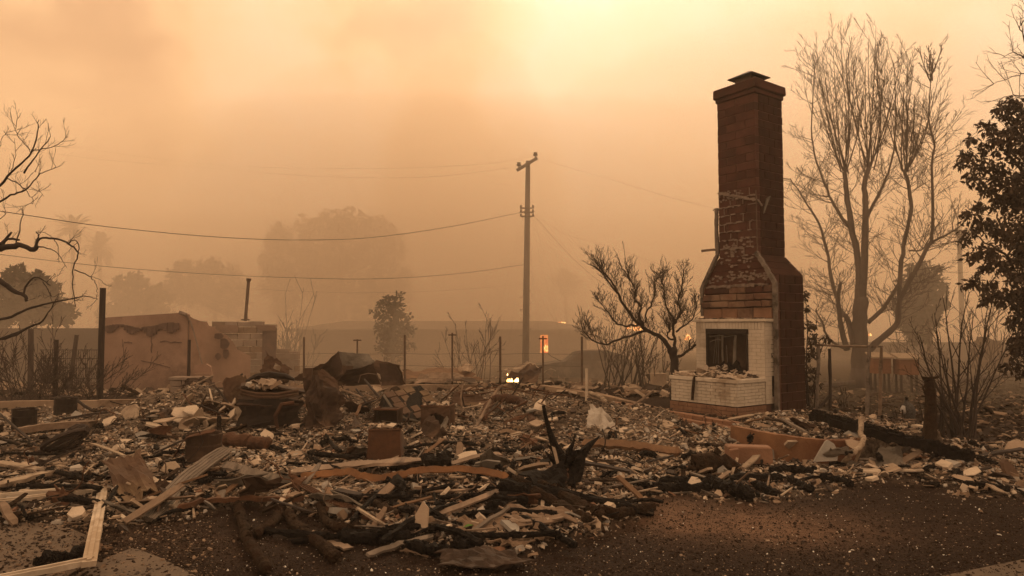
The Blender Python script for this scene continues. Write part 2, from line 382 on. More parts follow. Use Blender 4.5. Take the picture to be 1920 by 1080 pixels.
def h(x, y):
    x = np.asarray(x, float); y = np.asarray(y, float)
    z = -.80*ss(17.5, 31, y)*(1-ss(4.0, 10, x))-.15*ss(13, 20, y)*ss(3.5, 8, x)
    z = z+.03*fbm(x*.35, y*.35, 1, 2)*ss(3, 9, y)+.012*fbm(x*2, y*2, 2, 3)
    m = zone(x, y)
    g = 0
    for p, a, r in MG: g = g+a*np.exp(-((x-p.x)**2+((y-p.y)*.8)**2)/(r*r))
    z = z+m*(.05+g*(1+.35*vn(x*2.1, y*2.1, 9))+.07*np.abs(fbm(x*1.2, y*1.2, 3, 4))+.035*fbm(x*5, y*5, 4, 3))
    # loose ground behind on the right
    z = z+.05*np.abs(fbm(x*1.6, y*1.6, 21, 3))*ss(6.5, 7.5, x)*ss(9, 10, y)*(1-ss(16, 18, y))
    pl = in_poly(x, y, PLAT)
    z = np.where(pl, .315+.03*fbm(x*3, y*3, 8, 3), z)
    return z
def H(x, y): return float(h(np.array([x]), np.array([y]))[0])
def G(px, py, up=0):
    """ground point seen at a pixel"""
    z = 0
    for _ in range(6):
        p = WZ(px, py, z) if py > 622 or z < CAMH-.2 else WZ(px, 640, z)
        z = .5*z+.5*H(p.x, p.y)
    p = WZ(px, py, z); p.z += up
    return p
def axis(segs):
    r = []
    for a, b, s in segs: r += list(np.arange(a, b, s))
    return np.array(r)
gx = axis([(-320, -60, 20), (-60, -20, 4), (-20, -11, .5), (-11, 12.5, .06), (12.5, 22, .5), (22, 60, 4), (60, 321, 20)])
gy = axis([(-60, -4, 4), (-4, 3.5, .5), (3.5, 11, .045), (11, 18.4, .07), (18.4, 34, .3), (34, 80, 2), (80, 341, 20)])
X, Y = np.meshgrid(gx, gy, indexing='ij'); Z = h(X, Y)
GV = np.stack([X, Y, Z], -1).reshape(-1, 3); ny = len(gy)
ii = (np.arange(len(gx)-1)[:, None]*ny+np.arange(ny-1)[None]).ravel()
GF = np.stack([ii, ii+ny, ii+ny+1, ii+1], 1)

gm = bpy.data.materials.new('ground'); gm.use_nodes = True; t = gm.node_tree; ns = t.nodes; lk = t.links
bs = ns['Principled BSDF']; bs.inputs['Roughness'].default_value = .95; bs.inputs['Specular IOR Level'].default_value = .15
tcn = ns.new('ShaderNodeTexCoord'); at = ns.new('ShaderNodeAttribute'); at.attribute_name = 'cover'; sp_ = ns.new('ShaderNodeSeparateColor'); lk.new(at.outputs['Color'], sp_.inputs[0])
def nzr(scale, c1, c2, a=.35, b=.65, det=8):
    n = ns.new('ShaderNodeTexNoise'); n.inputs['Scale'].default_value = scale; n.inputs['Detail'].default_value = det; n.inputs['Roughness'].default_value = .7; lk.new(tcn.outputs['Object'], n.inputs[0])
    r = ns.new('ShaderNodeValToRGB'); r.color_ramp.elements[0].position = a; r.color_ramp.elements[1].position = b
    r.color_ramp.elements[0].color = (*c1, 1); r.color_ramp.elements[1].color = (*c2, 1); lk.new(n.outputs['Fac'], r.inputs[0]); return r.outputs[0]
def mixc(f, a, b):
    m = ns.new('ShaderNodeMix'); m.data_type = 'RGBA'; lk.new(f, m.inputs[0]); lk.new(a, m.inputs[6]); lk.new(b, m.inputs[7]); return m.outputs[2]
grav = nzr(38, (.008, .0042, .0027), (.038, .019, .011))
dirt = nzr(9, (.10, .055, .034), (.20, .115, .072))
ash = nzr(13, (.04, .026, .018), (.24, .18, .13), .40, .66)
grass = nzr(7, (.02, .014, .008), (.055, .036, .018))
c = mixc(sp_.outputs[1], grav, dirt); c = mixc(sp_.outputs[2], c, grass); c = mixc(sp_.outputs[0], c, ash)
lk.new(c, bs.inputs['Base Color'])
nb = ns.new('ShaderNodeTexNoise'); nb.inputs['Scale'].default_value = 22; nb.inputs['Detail'].default_value = 10; nb.inputs['Roughness'].default_value = .75; lk.new(tcn.outputs['Object'], nb.inputs[0])
bp = ns.new('ShaderNodeBump'); bp.inputs['Strength'].default_value = 1; bp.inputs['Distance'].default_value = .035; lk.new(nb.outputs['Fac'], bp.inputs['Height']); lk.new(bp.outputs[0], bs.inputs['Normal'])
ground = np_mesh('ground', GV, GF, gm, smooth=True); ground['kind'] = 'structure'
zx, zy = GV[:, 0], GV[:, 1]; px_, py_ = PX(zx, np.maximum(zy, 1.5))
zr = zone(zx, zy)*np.clip(.9+.3*vn(zx*1.1, zy*1.1, 31), 0, 1)
d1 = np.exp(-(((px_-1400)/230)**2+((py_-985-.05*(px_-1400))/34)**2)*1.0)+.6*np.exp(-(((px_-1180)/90)**2+((py_-950)/22)**2))+.35*np.exp(-(((px_-330)/120)**2+((py_-1020)/30)**2))
d1 = np.clip(d1*1.3*(.75+.6*fbm(zx*2.2, zy*2.2, 41, 4)), 0, 1)*(zy > 2)
g1 = np.clip(ss(12.2, 14, zy)*ss(3.5, 6, zx)+ss(18.5, 22, zy)*.7, 0, 1)
ca = ground.data.color_attributes.new('cover', 'FLOAT_COLOR', 'POINT')
ca.data.foreach_set('color', np.stack([zr, d1, g1, np.ones_like(zr)], 1).astype(np.float32).ravel())

# concrete pads round the lawn: floor slab bottom left, walk beside it, walk bottom right
def pad(name, pts, z, th=.06):
    m = MB(); q = [WZ(a, b, z) for a, b in pts]; m.prism([p-Vector((0, 0, th)) for p in q], (0, 0, th)); o = m.build(name, M['concrete']); o['kind'] = 'structure'; return o
pad('patio', [(-60, 968), (120, 985), (178, 1010), (172, 1052), (100, 1095), (-60, 1110)], .028)
pad('path', [(185, 1052), (250, 1026), (300, 1045), (372, 1082), (420, 1130), (150, 1130), (120, 1092)], .034)
pad('pavement', [(1745, 1084), (1925, 1047), (2100, 1015), (2100, 1130), (1700, 1130)], .034)

# ------------------------------------------------------------------ loose rubble: tens of thousands of chips
def chips(name, P, S_, mi, mats, flat=.35, tilt=.5, asp=(1, 2.2), kind='stuff', lift=.3):
    """P n x 3, S_ size; each an irregular five-sided slab"""
    n = len(P); k = 5
    a = (np.arange(k)[None]+nr.uniform(-.35, .35, (n, k)))*2*np.pi/k
    r = S_[:, None]*nr.uniform(.55, 1, (n, k)); ar = nr.uniform(*asp, n)
    lx = np.cos(a)*r*ar[:, None]; ly = np.sin(a)*r; th = S_*flat*nr.uniform(.25, 1, n)
    lo = np.stack([lx, ly, np.zeros_like(lx)-th[:, None]], -1); hi = np.stack([lx*.93, ly*.93, np.zeros_like(lx)+th[:, None]*nr.uniform(.6, 1.3, (n, k))], -1)
    V = np.concatenate([lo, hi], 1)
    yaw = nr.uniform(0, 2*np.pi, n); t1 = nr.normal(0, tilt, n); t2 = nr.normal(0, tilt, n)
    cy, sy = np.cos(yaw), np.sin(yaw); c1, s1 = np.cos(t1), np.sin(t1); c2, s2 = np.cos(t2), np.sin(t2)
    x, y, z = V[..., 0], V[..., 1], V[..., 2]
    y, z = y*c1[:, None]-z*s1[:, None], y*s1[:, None]+z*c1[:, None]
    x, z = x*c2[:, None]+z*s2[:, None], -x*s2[:, None]+z*c2[:, None]
    x, y = x*cy[:, None]-y*sy[:, None], x*sy[:, None]+y*cy[:, None]
    V = np.stack([x, y, z+ (S_*lift)[:, None]], -1)+P[:, None]
    V = V.reshape(-1, 3); b = (np.arange(n)*10)[:, None]
    # quads: 5 sides + top as 1 quad and a degenerate-free triangle pair -> use triangles throughout
    tri = [(5, 6, 7), (5, 7, 8), (5, 8, 9)]
    for i in range(5):
        j = (i+1) % 5; tri += [(i, j, 5+j), (i, 5+j, 5+i)]
    tri = np.array(tri); Fc = (b[:, :, None]+tri[None]).reshape(-1, 3)
    o = np_mesh(name, V, Fc, mats, np.repeat(mi, len(tri)))
    if kind: o['kind'] = kind
    return o
def scatter(n, x0, x1, y0, y1, keep):
    """image-space dense sampling of ground points (real ground positions)"""
    px = nr.uniform(x0, x1, n); py = nr.uniform(y0, y1, n)
    k = -CAMH/(sp+(540-py)/F*cp); x = (px-960)/F*k; y = (cp-(540-py)/F*sp)*k
    m = keep(x, y); x, y = x[m], y[m]
    return np.stack([x, y, h(x, y)], 1)
def pick(n, w):
    return nr.choice(len(w), n, p=np.array(w)/sum(w))
rub = ['plaster', 'plaster_tan', 'ash', 'debris_tan', 'debris_dark', 'char', 'slab_grey', 'tan_brick']
rm = [M[q] for q in rub]
def in_rub(x, y): 
    z_ = zone(x, y); return (nr.uniform(0, 1, x.shape) < z_)
def region_mat(P):
    """paler heaps and blacker drifts"""
    n = len(P); a = pick(n, [.25, .23, .15, .18, .12, .03, .02, .02]); d = pick(n, [.04, .05, .04, .18, .42, .25, .01, .01])
    px, py = PX(P[:, 0], P[:, 1], P[:, 2])
    f = .40+.5*vn(P[:, 0]*.9, P[:, 1]*.9, 51)+.25*vn(P[:, 0]*2.6, P[:, 1]*2.6, 52)
    for (a0, b0, ra, rb, w) in ((850, 860, 160, 22, .7), (930, 930, 130, 40, .6), (860, 1010, 200, 25, .5), (1250, 905, 120, 14, .9), (250, 1000, 60, 30, .5), (1000, 860, 70, 30, .4), (560, 790, 120, 22, .7),
                                (1380, 850, 250, 30, -.6), (1720, 880, 180, 20, -.6), (1180, 810, 140, 30, -.5), (420, 790, 130, 30, -.4), (600, 850, 150, 22, -.4), (1130, 870, 120, 15, -.3)):
        f = f+w*np.exp(-((px-a0)/ra)**2-((py-b0)/rb)**2)
    return np.where(nr.uniform(0, 1, n) < f, d, a)
P = scatter(90000, -120, 2040, 700, 1060, in_rub); s_ = np.clip(nr.lognormal(-4.4, .55, len(P)), .006, .05)
chips('rubble', P, s_, region_mat(P), rm, flat=.5)
P = scatter(7500, -120, 2040, 735, 1040, in_rub); s_ = np.clip(nr.lognormal(-3.75, .55, len(P)), .014, .10)
chips('rubble', P, s_, region_mat(P), rm, flat=.28, tilt=.38)
P = scatter(13000, -120, 2040, 735, 1050, in_rub); s_ = np.clip(nr.lognormal(-4.2, .5, len(P)), .008, .05)
chips('clods', P, s_, pick(len(P), [.03, .2, .17, .12, .32, .16]), [M['plaster'], M['debris_tan'], M['ash'], M['plaster_tan'], M['debris_dark'], M['char_log']], flat=.9, tilt=.6, asp=(1, 1.3), lift=.5)
def in_pad(x, y):
    px, py = PX(x, y); return (px < 400) & (py > 965) & (zone(x, y) < .6)
P = scatter(5200, -60, 400, 960, 1100, in_pad); n = len(P); P[:, 2] = .03
chips('grit', P, np.clip(nr.lognormal(-5.3, .6, n), .002, .02), pick(n, [.4, .3, .3]), [M['debris_dark'], M['debris_tan'], M['char_log']], flat=.4, tilt=.3, asp=(1, 1.8))
P = scatter(1200, 1700, 2050, 1030, 1110, lambda x, y: y > 0); n = len(P); P[:, 2] = .035
chips('grit', P, np.clip(nr.lognormal(-5.5, .5, n), .002, .012), pick(n, [.5, .5]), [M['debris_dark'], M['char_log']], flat=.4, tilt=.3)
# splinters: laths and twigs
def splinters(name, P, ln, wd, mi, mats, tilt=.16):
    n = len(P); yaw = nr.uniform(0, np.pi, n); el = nr.normal(0, tilt, n)
    d = np.stack([np.cos(yaw)*np.cos(el), np.sin(yaw)*np.cos(el), np.sin(el)], 1); s = np.stack([-np.sin(yaw), np.cos(yaw), np.zeros(n)], 1); u = np.cross(d, s)
    C = P+np.array([0, 0, 1])*(np.abs(np.sin(el))*ln/2*.8+wd*.6)[:, None]; V = []
    for e in (-1, 1):
        for a, b in ((-1, -1), (1, -1), (1, 1), (-1, 1)):
            k = 1 if e < 0 else .75
            V.append(C+d*(e*ln/2)[:, None]+s*(a*wd/2*k)[:, None]+u*(b*wd*.3*k)[:, None])
    V = np.stack(V, 1).reshape(-1, 3); q = np.array([(0, 3, 2, 1), (4, 5, 6, 7), (0, 1, 5, 4), (1, 2, 6, 5), (2, 3, 7, 6), (3, 0, 4, 7)])
    Fc = ((np.arange(n)*8)[:, None, None]+q[None]).reshape(-1, 4)
    o = np_mesh(name, V, Fc, mats, np.repeat(mi, 6)); o['kind'] = 'stuff'; return o
P = scatter(7500, -120, 2040, 730, 1045, in_rub); n = len(P)
splinters('splinters', P, np.clip(nr.lognormal(-2.0, .5, n), .05, .5), nr.uniform(.006, .025, n), pick(n, [.2, .25, .2, .35]), [M['wood_pale'], M['wood'], M['wood_grey'], M['char']])
# gravel and shards on the front lawn
def in_gr(x, y): 
    px, py = PX(x, y); return (zone(x, y) < .5) & ~((px < 190) & (py > 960)) & ~((px > 1745) & (py > 1084-.2*(px-1745))) & (y < 12.5)
P = scatter(60000, -60, 1980, 880, 1110, in_gr); n = len(P)
chips('gravel', P, np.clip(nr.lognormal(-5.55, .5, n), .002, .016), pick(n, [.64, .26, .05, .014, .036]), [M['char_log'], M['debris_dark'], M['debris_tan'], M['shard'], M['plaster_tan']], flat=.6, tilt=.5, asp=(1, 1.6))
# scattered leaf litter and clods on the back lawn
def in_back(x, y): return (zone(x, y) < .4) & (y > 9.5)
P = scatter(8000, 1300, 2050, 700, 900, in_back); n = len(P)
chips('leaf_litter', P, np.clip(nr.lognormal(-3.5, .5, n), .012, .09), pick(n, [.4, .34, .2, .06]), [M['debris_dark'], M['char_log'], M['debris_tan'], M['plaster_tan']], flat=.3, tilt=.4)
P = scatter(7000, -100, 1300, 655, 745, lambda x, y: (zone(x, y) < .3) & (y < 34)); n = len(P)
chips('debris', P, np.clip(nr.lognormal(-2.9, .6, n), .02, .22), pick(n, [.25, .3, .25, .2]), [M['debris_dark'], M['debris_tan'], M['plaster_tan'], M['char_log']], flat=.3, tilt=.4)
# ------------------------------------------------------------------ the chimney
D1 = Vector((-.58, .815, 0)).normalized(); D2 = Vector((D1.y, -D1.x, 0))
C1 = Vector((5.144, 13.50, 0)); FRAME = Matrix((D1, D2, Vector((0, 0, 1)))).transposed()
def cf(t, s, z): return C1+D1*t+D2*s+Vector((0, 0, z))
ch = thing('brick_chimney', 'tall standing red block chimney with soot-streaked shaft and white brick fireplace', 'chimney', cf(.8, .45, -.15))
BH = .178; Z0 = -.15
def wall_course(m, t0, t1, s0, s1, z, hgt, odd, bl=.40, th=.13, mi=(0, 1), jit=.004, ch_=.006, gap=.012):
    """one course of blocks round a rectangle in chimney coordinates"""
    for side in range(4):
        if side in (0, 2): a0, a1 = t0, t1
        else: a0, a1 = s0+th, s1-th
        n = max(1, round((a1-a0)/bl)); cuts = [a0]
        st = (a1-a0)/n; c0 = a0+(st*.5 if odd else st)
        while c0 < a1-.07: cuts.append(c0); c0 += st
        cuts.append(a1)
        for i in range(len(cuts)-1):
            u0, u1 = cuts[i]+gap/2, cuts[i+1]-gap/2; c_ = (u0+u1)/2; o_ = rng.uniform(-.004, .004)
            if side == 0: q = (c_, s0+th/2+o_)
            elif side == 2: q = (c_, s1-th/2+o_)
            elif side == 1: q = (t1-th/2+o_, c_)
            else: q = (t0+th/2+o_, c_)
            sz = (u1-u0, th, hgt-gap) if side in (0, 2) else (th, u1-u0, hgt-gap)
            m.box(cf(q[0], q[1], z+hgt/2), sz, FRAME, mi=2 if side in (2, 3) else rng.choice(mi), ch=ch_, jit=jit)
TB, SB = 1.73, .957          # body
TS0, TS1 = .398, 1.327       # shaft
m = MB(); k = 0; z = Z0
while z < 2.62-.01:
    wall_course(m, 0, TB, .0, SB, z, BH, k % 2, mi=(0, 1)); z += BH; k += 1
body_top = z
m.build('body', [M['red_block'], M['red_block_b'], M['red_block_soot']], ch)
m = MB(); m.prism([cf(a, b, Z0) for a, b in ((.014, .014), (TB-.014, .014), (TB-.014, SB-.014), (.014, SB-.014))], (0, 0, body_top-Z0-.03)); m.build('core', M['mortar_dark'], ch)
# sloping shoulders
m = MB(); sh_n = 3; top_sh = 3.12
for i in range(sh_n):
    za = body_top+(top_sh-body_top)*i/sh_n; f0 = i/sh_n; f1 = (i+1)/sh_n
    a0, a1 = TS0*f0, TS0*f1; b0, b1 = TB-(TB-TS1)*f0, TB-(TB-TS1)*f1; zt = za+(top_sh-body_top)/sh_n-.008
    m.add([cf(a0, 0, za), cf(b0, 0, za), cf(b0, SB, za), cf(a0, SB, za), cf(a1, 0, zt), cf(b1, 0, zt), cf(b1, SB, zt), cf(a1, SB, zt)],
          [(0, 3, 2, 1), (4, 5, 6, 7), (0, 1, 5, 4), (1, 2, 6, 5), (2, 3, 7, 6)], 0)
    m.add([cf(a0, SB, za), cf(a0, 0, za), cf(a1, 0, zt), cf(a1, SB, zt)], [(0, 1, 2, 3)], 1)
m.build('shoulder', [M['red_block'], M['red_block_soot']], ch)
m = MB(); z = top_sh; k = 0; n_sh = 19; BHs = (6.42-top_sh)/n_sh
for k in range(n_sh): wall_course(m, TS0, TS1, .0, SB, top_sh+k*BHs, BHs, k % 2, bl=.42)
m.build('shaft', [M['red_block'], M['red_block_b'], M['red_block_soot']], ch)
m = MB(); m.prism([cf(a, b, top_sh-.02) for a, b in ((TS0+.013, .013), (TS1-.013, .013), (TS1-.013, SB-.013), (TS0+.013, SB-.013))], (0, 0, 3.30)); m.build('core', M['mortar_dark'], ch)
# corbelled cap
m = MB()
m.box(cf((TS0+TS1)/2, SB/2, 6.465), (TS1-TS0+.05, SB+.05, .085), FRAME, ch=.012, jit=.006)
m.box(cf((TS0+TS1)/2, SB/2, 6.61), (TS1-TS0+.12, SB+.12, .20), FRAME, ch=.02, jit=.012)
m.build('cap', M['red_block'], ch)
# hipped metal flue cover on a mesh collar
m = MB(); cc = cf((TS0+TS1)/2, SB/2, 0)
m.box(cc+Vector((0, 0, 6.82)), (.40, .40, .24), FRAME)
m.build('flue_collar', M['iron'], ch)
m = MB(); e = .31; base_ = [cc+D1*a*e+D2*b*e+Vector((0, 0, 6.92)) for a, b in ((-1, -1), (1, -1), (1, 1), (-1, 1))]; ap = cc+Vector((0, 0, 7.10))
m.add(base_+[p+Vector((0, 0, .02)) for p in base_]+[ap], [(3, 2, 1, 0), (0, 1, 5, 4), (1, 2, 6, 5), (2, 3, 7, 6), (3, 0, 4, 7), (4, 5, 8), (5, 6, 8), (6, 7, 8), (7, 4, 8)])
m.build('flue_cover', M['black_iron'], ch)
# raked mortar plaster still clinging to the lower shaft front and shoulders
def blob_patch(m, t0, t1, z0, z1, s, n, size, mi=0):
    for _ in range(n):
        tt = rng.uniform(t0, t1); zz = rng.uniform(z0, z1); w = rng.uniform(.5, 1)*size; hh = rng.uniform(.25, .6)*size; kk = rng.randint(5, 7); pts = []
        for i in range(kk):
            a = 2*math.pi*i/kk; r = rng.uniform(.6, 1); pts.append(cf(tt+math.cos(a)*w*r, s, zz+math.sin(a)*hh*r))
        m.prism(pts, -D2*rng.uniform(.008, .03), mi)
m = MB()
for k in range(n_sh):           # ragged bed joints with squeezed mortar, below the old roof line
    z = top_sh+k*BHs
    if z > 4.35: break
    x = TS0
    while x < TS1-.05:
        w = rng.uniform(.03, .11)
        if rng.random() < .62: m.box(cf(x+w/2, -.006, z+rng.uniform(-.012, .012)), (w*1.1, .03*rng.uniform(.6, 1.4), rng.uniform(.012, .032)), FRAME, jit=.006)
        x += w
    for j in range(3):
        if rng.random() < .6: m.box(cf(TS0+(j+.5*(k % 2))*.31+.0, -.004, z+BHs/2), (.016, .022, BHs*rng.uniform(.5, .95)), FRAME, jit=.005)
blob_patch(m, TS0+.05, TS1-.05, 2.75, 3.5, .004, 60, .06); blob_patch(m, .15, TB-.15, 2.6, 2.75, .004, 70, .06)
for i in range(26):             # the sloping flashing line of the lost roof
    f = i/25; m.box(cf(TS0+.02+f*(TS1-TS0-.05), -.012, 4.22+.27*f+rng.uniform(-.015, .015)), (.05, .04, rng.uniform(.03, .065)), FRAME, jit=.008)
for i in range(14):
    f = i/13; m.box(cf(TS0-.012, .03+f*.12, 4.22-.1*f), (.03, .03, .03), FRAME, jit=.006)
blob_patch(m, TS0+.3, TS1-.03, 4.3, 4.5, .0, 26, .045)
m.build('mortar', M['mortar'], ch)
# protruding smoke chamber and bands above the mantel
m = MB()
for k_, (z_, hh_, s_, d_, mi_) in enumerate(((1.94, .23, -.05, .12, 1), (2.125, .13, -.075, .17, 0), (2.27, .14, -.05, .12, 0), (2.42, .14, -.035, .09, 2))):
    u_ = .03+(.2 if k_ % 2 else 0); cuts = [.03]+([u_] if u_ > .05 else [])
    while cuts[-1] < 1.4: cuts.append(cuts[-1]+rng.uniform(.36, .42))
    cuts[-1] = 1.69
    for u0_, u1_ in zip(cuts[:-1], cuts[1:]):
        if u1_-u0_ > .05: m.box(cf((u0_+u1_)/2, s_+rng.uniform(-.008, .004), z_+rng.uniform(-.004, .004)), (u1_-u0_-.012, d_, hh_-.012), FRAME, ch=.012, mi=mi_ if rng.random() < .75 else 0, jit=.009)
for i in range(60): m.box(cf(rng.uniform(.1, 1.6), -.05-rng.uniform(0, .03), 2.50+rng.uniform(-.01, .02)), (rng.uniform(.03, .1), .07, rng.uniform(.02, .05)), FRAME, jit=.01, mi=3)
m.build('smoke_chamber', [M['soot_brick'], M['tan_brick'], M['red_block'], M['mortar']], ch)
# charred timbers still standing up both front corners
def strip(name, pts, w, d, mt, par=None, seed=0):
    m = MB(); 
    for i in range(len(pts)-1):
        a, b = Vector(pts[i]), Vector(pts[i+1]); n = 5
        for j in range(n):
            p = a.lerp(b, j/n); q = a.lerp(b, (j+1)/n); c_ = (p+q)/2; dr = (q-p)
            rot = Matrix((dr.normalized().cross(D2).normalized(), D2, dr.normalized())).transposed()
            m.box(c_, (w*rng.uniform(.8, 1.1), d, dr.length*1.04), rot, jit=.005)
    return m.build(name, mt, par)
strip('corner_timber', [cf(-.015, -.05, -.05), cf(-.02, -.05, 2.52), cf(.16, -.05, 2.82), cf(TS0-.0, -.04, 3.16)], .075, .07, M['wood_grey'], ch)
strip('corner_timber', [cf(.10, -.06, -.05), cf(.10, -.07, 1.85)], .09, .08, M['char'], ch)
strip('corner_timber', [cf(TB+.01, -.05, 1.9), cf(TB+.01, -.05, 2.5), cf(TB-.2, -.05, 2.86), cf(TS1+.0, -.04, 3.2)], .07, .07, M['wood_grey'], ch)
strip('corner_timber', [cf(TS1+.03, -.02, 3.2), cf(TS1+.045, -.02, 3.8), cf(TS1+.03, -.02, 4.18)], .07, .06, M['wood_grey'], ch)
m = MB(); m.tube([cf(TS0+.0, .0, 3.2), cf(TS0-.005, -.012, 3.8), cf(TS0, -.012, 4.42)], .012, 5); m.build('downlead', M['iron'], ch)
m = MB(); m.tube([cf(TS1+.02, -.02, 4.1), cf(TS1+.06, -.03, 4.17), cf(TS1+.12, -.03, 4.14)], .012, 5); m.build('hook', M['iron'], ch)
m = MB(); m.prism([cf(TS0-.02, .18, 3.95), cf(TS0-.02, .30, 4.28), cf(TS0-.02, .42, 4.34), cf(TS0-.02, .30, 4.15)], -D1*.03); m.build('bracket', M['grey_metal'], ch)
m = MB(); a = cf(TS1, .12, 3.30); b = a+Vector((-.46, -.05, -.03)); m.tube([a, a.lerp(b, .5)+Vector((0, 0, .012)), b], [.035, .03, .036], 4, jit=.2); m.build('stub_beam', M['wood'], ch)

# white painted brick surround
def brick_face(m, fn, w, h0, rows, bl, mi=0, th=.05, skip=None):
    """running bond on a face; fn(u, z, out) -> point"""
    rh = h0/rows
    for r in range(rows):
        u = -bl/2 if r % 2 else 0
        while u < w-.01:
            u0, u1 = max(u, 0)+.004, min(u+bl, w)-.004
            if u1-u0 > .03 and not (skip and skip((u0+u1)/2, (r+.5)*rh)):
                pts = [fn(u0, r*rh+.004), fn(u1, r*rh+.004), fn(u1, (r+1)*rh-.004), fn(u0, (r+1)*rh-.004)]
                j = rng.uniform(-.0015, .0015); nn = (pts[1]-pts[0]).cross(pts[3]-pts[0]).normalized()
                c_ = sum(pts, Vector())/4; inner = [p+nn*(-.02) for p in pts]; outer = [c_+(p-c_)*.985+nn*(th*.1+j) for p in pts]
                m.add(inner+outer, [(4, 5, 6, 7), (0, 1, 5, 4), (1, 2, 6, 5), (2, 3, 7, 6), (3, 0, 4, 7)], mi)
            u += bl
m = MB(); SF = -.30          # front plane of the surround
O0, O1, OZ = .45, 1.42, 1.62   # opening
HZ = .69
for t0, t1, z0, z1 in ((.06, O0, HZ-.5, OZ), (O1, 1.72, HZ-.5, OZ), (.06, 1.72, OZ, 1.77)):
    m.box(cf((t0+t1)/2, SF/2-.005, (z0+z1)/2), (t1-t0, -SF-.01, z1-z0), FRAME, mi=1)
fS = lambda t_off: (lambda u, z: cf(t_off-u, SF, z))
rows = 13
for t_hi, t_lo in ((O0, .06), (1.72, O1)):
    brick_face(m, lambda u, z, a=t_hi: cf(a-u, SF, HZ-.02+z), t_hi-t_lo, OZ-HZ+.02, rows, .2)
u = .06                        # soldier course over the opening
while u < 1.71:
    w = min(.072, 1.72-u); m.box(cf(u+w/2, SF-.002, (OZ+1.77)/2), (w-.008, .016, 1.77-OZ-.006), FRAME, mi=0, ch=.002, jit=.001); u += .074
brick_face(m, lambda u, z: cf(.06, SF+u, HZ-.5+z), -SF, 1.77-HZ+.5, 18, .2)   # the right flank
m.build('fireplace_surround', [M['white_brick'], M['white_mortar']], ch)
m = MB(); m.box(cf(.89, SF/2-.02, 1.80), (1.76, -SF+.05, .055), FRAME, ch=.006, jit=.002); mt_ = m.build('mantel', M['white_brick'], ch)
m = MB()
for i in range(70): m.box(cf(rng.uniform(.1, 1.7), rng.uniform(SF+.03, -.15), 1.835), (rng.uniform(.02, .09), rng.uniform(.02, .06), rng.uniform(.01, .04)), FRAME, mi=rng.choice((0, 1, 2)), jit=.008)
m.build('fallen_chips', [M['plaster_tan'], M['debris_dark'], M['mortar']], ch)
# firebox: a dark metal box open to the front with a lintel and folding screen rods
m = MB(); oc = (O0+O1)/2; ow = O1-O0
m.box(cf(oc, -.01, (HZ+OZ)/2), (ow, .02, OZ-HZ), FRAME); m.box(cf(O0+.01, SF/2, (HZ+OZ)/2), (.02, -SF-.03, OZ-HZ), FRAME)
m.box(cf(O1-.01, SF/2, (HZ+OZ)/2), (.02, -SF-.03, OZ-HZ), FRAME); m.box(cf(oc, SF/2, HZ+.01), (ow-.05, -SF-.05, .02), FRAME); m.box(cf(oc, SF/2, OZ-.01), (ow-.05, -SF-.05, .02), FRAME)
fb = m.build('firebox', M['dark_metal'], ch)
m = MB()
m.box(cf(oc, SF-.012, OZ-.045), (ow+.05, .045, .11), FRAME, jit=.004); m.box(cf(O1+.0, SF-.012, (HZ+OZ)/2-.05), (.045, .04, OZ-HZ-.1), FRAME); m.box(cf(O0-.0, SF-.012, (HZ+OZ)/2-.05), (.035, .04, OZ-HZ-.1), FRAME)
m.build('opening_frame', M['black_iron'], ch)
m = MB(); f2 = lambda t, z, s=0: cf(t, SF-.03+s, z)
for a in (.0, .06, .12): m.tube([f2(1.18-a*.6, 1.48), f2(1.26-a, .92)], .006, 5)
m.tube([f2(1.33, 1.36), f2(1.15, 1.42), f2(1.02, 1.39)], .009, 5); m.tube([f2(1.34, 1.46), f2(1.1, 1.50), f2(.95, 1.48)], .007, 5)
m.tube([f2(1.02, 1.5), f2(1.03, 1.1), f2(1.0, .74)], .02, 6); m.tube([f2(.98, 1.46), f2(.72, 1.50)], .007, 5); m.tube([f2(.90, .8), f2(.93, 1.3)], .006, 5)
m.tube([f2(.74, .9), f2(.72, 1.38), f2(.70, 1.5)], .03, 6, jit=.3)
m.build('fire_screen', M['grey_metal'], ch)
m = MB(); m.tube([f2(.78, .76, -.1), f2(.62, .98, -.02)], .05, 6, jit=.35); m.tube([f2(.62, .72, -.18), f2(.80, .95, -.1)], .04, 6, jit=.35); m.tube([f2(.50, .74, -.12), f2(.66, .92, -.02)], .05, 6, jit=.3)
m.tube([f2(1.05, .74, -.25), f2(.9, .98, -.1)], .022, 5)
m.build('burnt_logs', M['char'], ch)
# raised hearth, white painted brick over red footing
HT0, HT1, HS0 = .08, 1.66, SF-.86
m = MB(); m.box(cf((HT0+HT1)/2, (HS0+SF)/2, (HZ+.19)/2-.03), (HT1-HT0-.03, SF-HS0-.03, HZ-.19-.06), FRAME, mi=1)
brick_face(m, lambda u, z: cf(HT1-u, HS0, .19+z), HT1-HT0, HZ-.19-.075, 7, .22)
brick_face(m, lambda u, z: cf(HT0, HS0+u, .19+z), SF-HS0, HZ-.19-.075, 7, .22)
brick_face(m, lambda u, z: cf(HT1, SF-u, .19+z), SF-HS0, HZ-.19-.075, 7, .22)
m.box(cf((HT0+HT1)/2, (HS0+SF)/2-.01, HZ-.035), (HT1-HT0+.06, SF-HS0+.05, .07), FRAME, ch=.006, jit=.002)
m.build('hearth', [M['white_brick'], M['white_mortar']], ch)
m = MB(); fz = -.2
m.box(cf((HT0+HT1)/2, (HS0+SF)/2+.12, -.01), (HT1-HT0, SF-HS0+.2, .37), FRAME, mi=1)
brick_face(m, lambda u, z: cf(HT1+.03-u, HS0-.01, fz+z), HT1-HT0+.06, .375, 5, .23)
brick_face(m, lambda u, z: cf(HT0-.03, HS0-.01+u, fz+z), SF-HS0, .375, 5, .23)
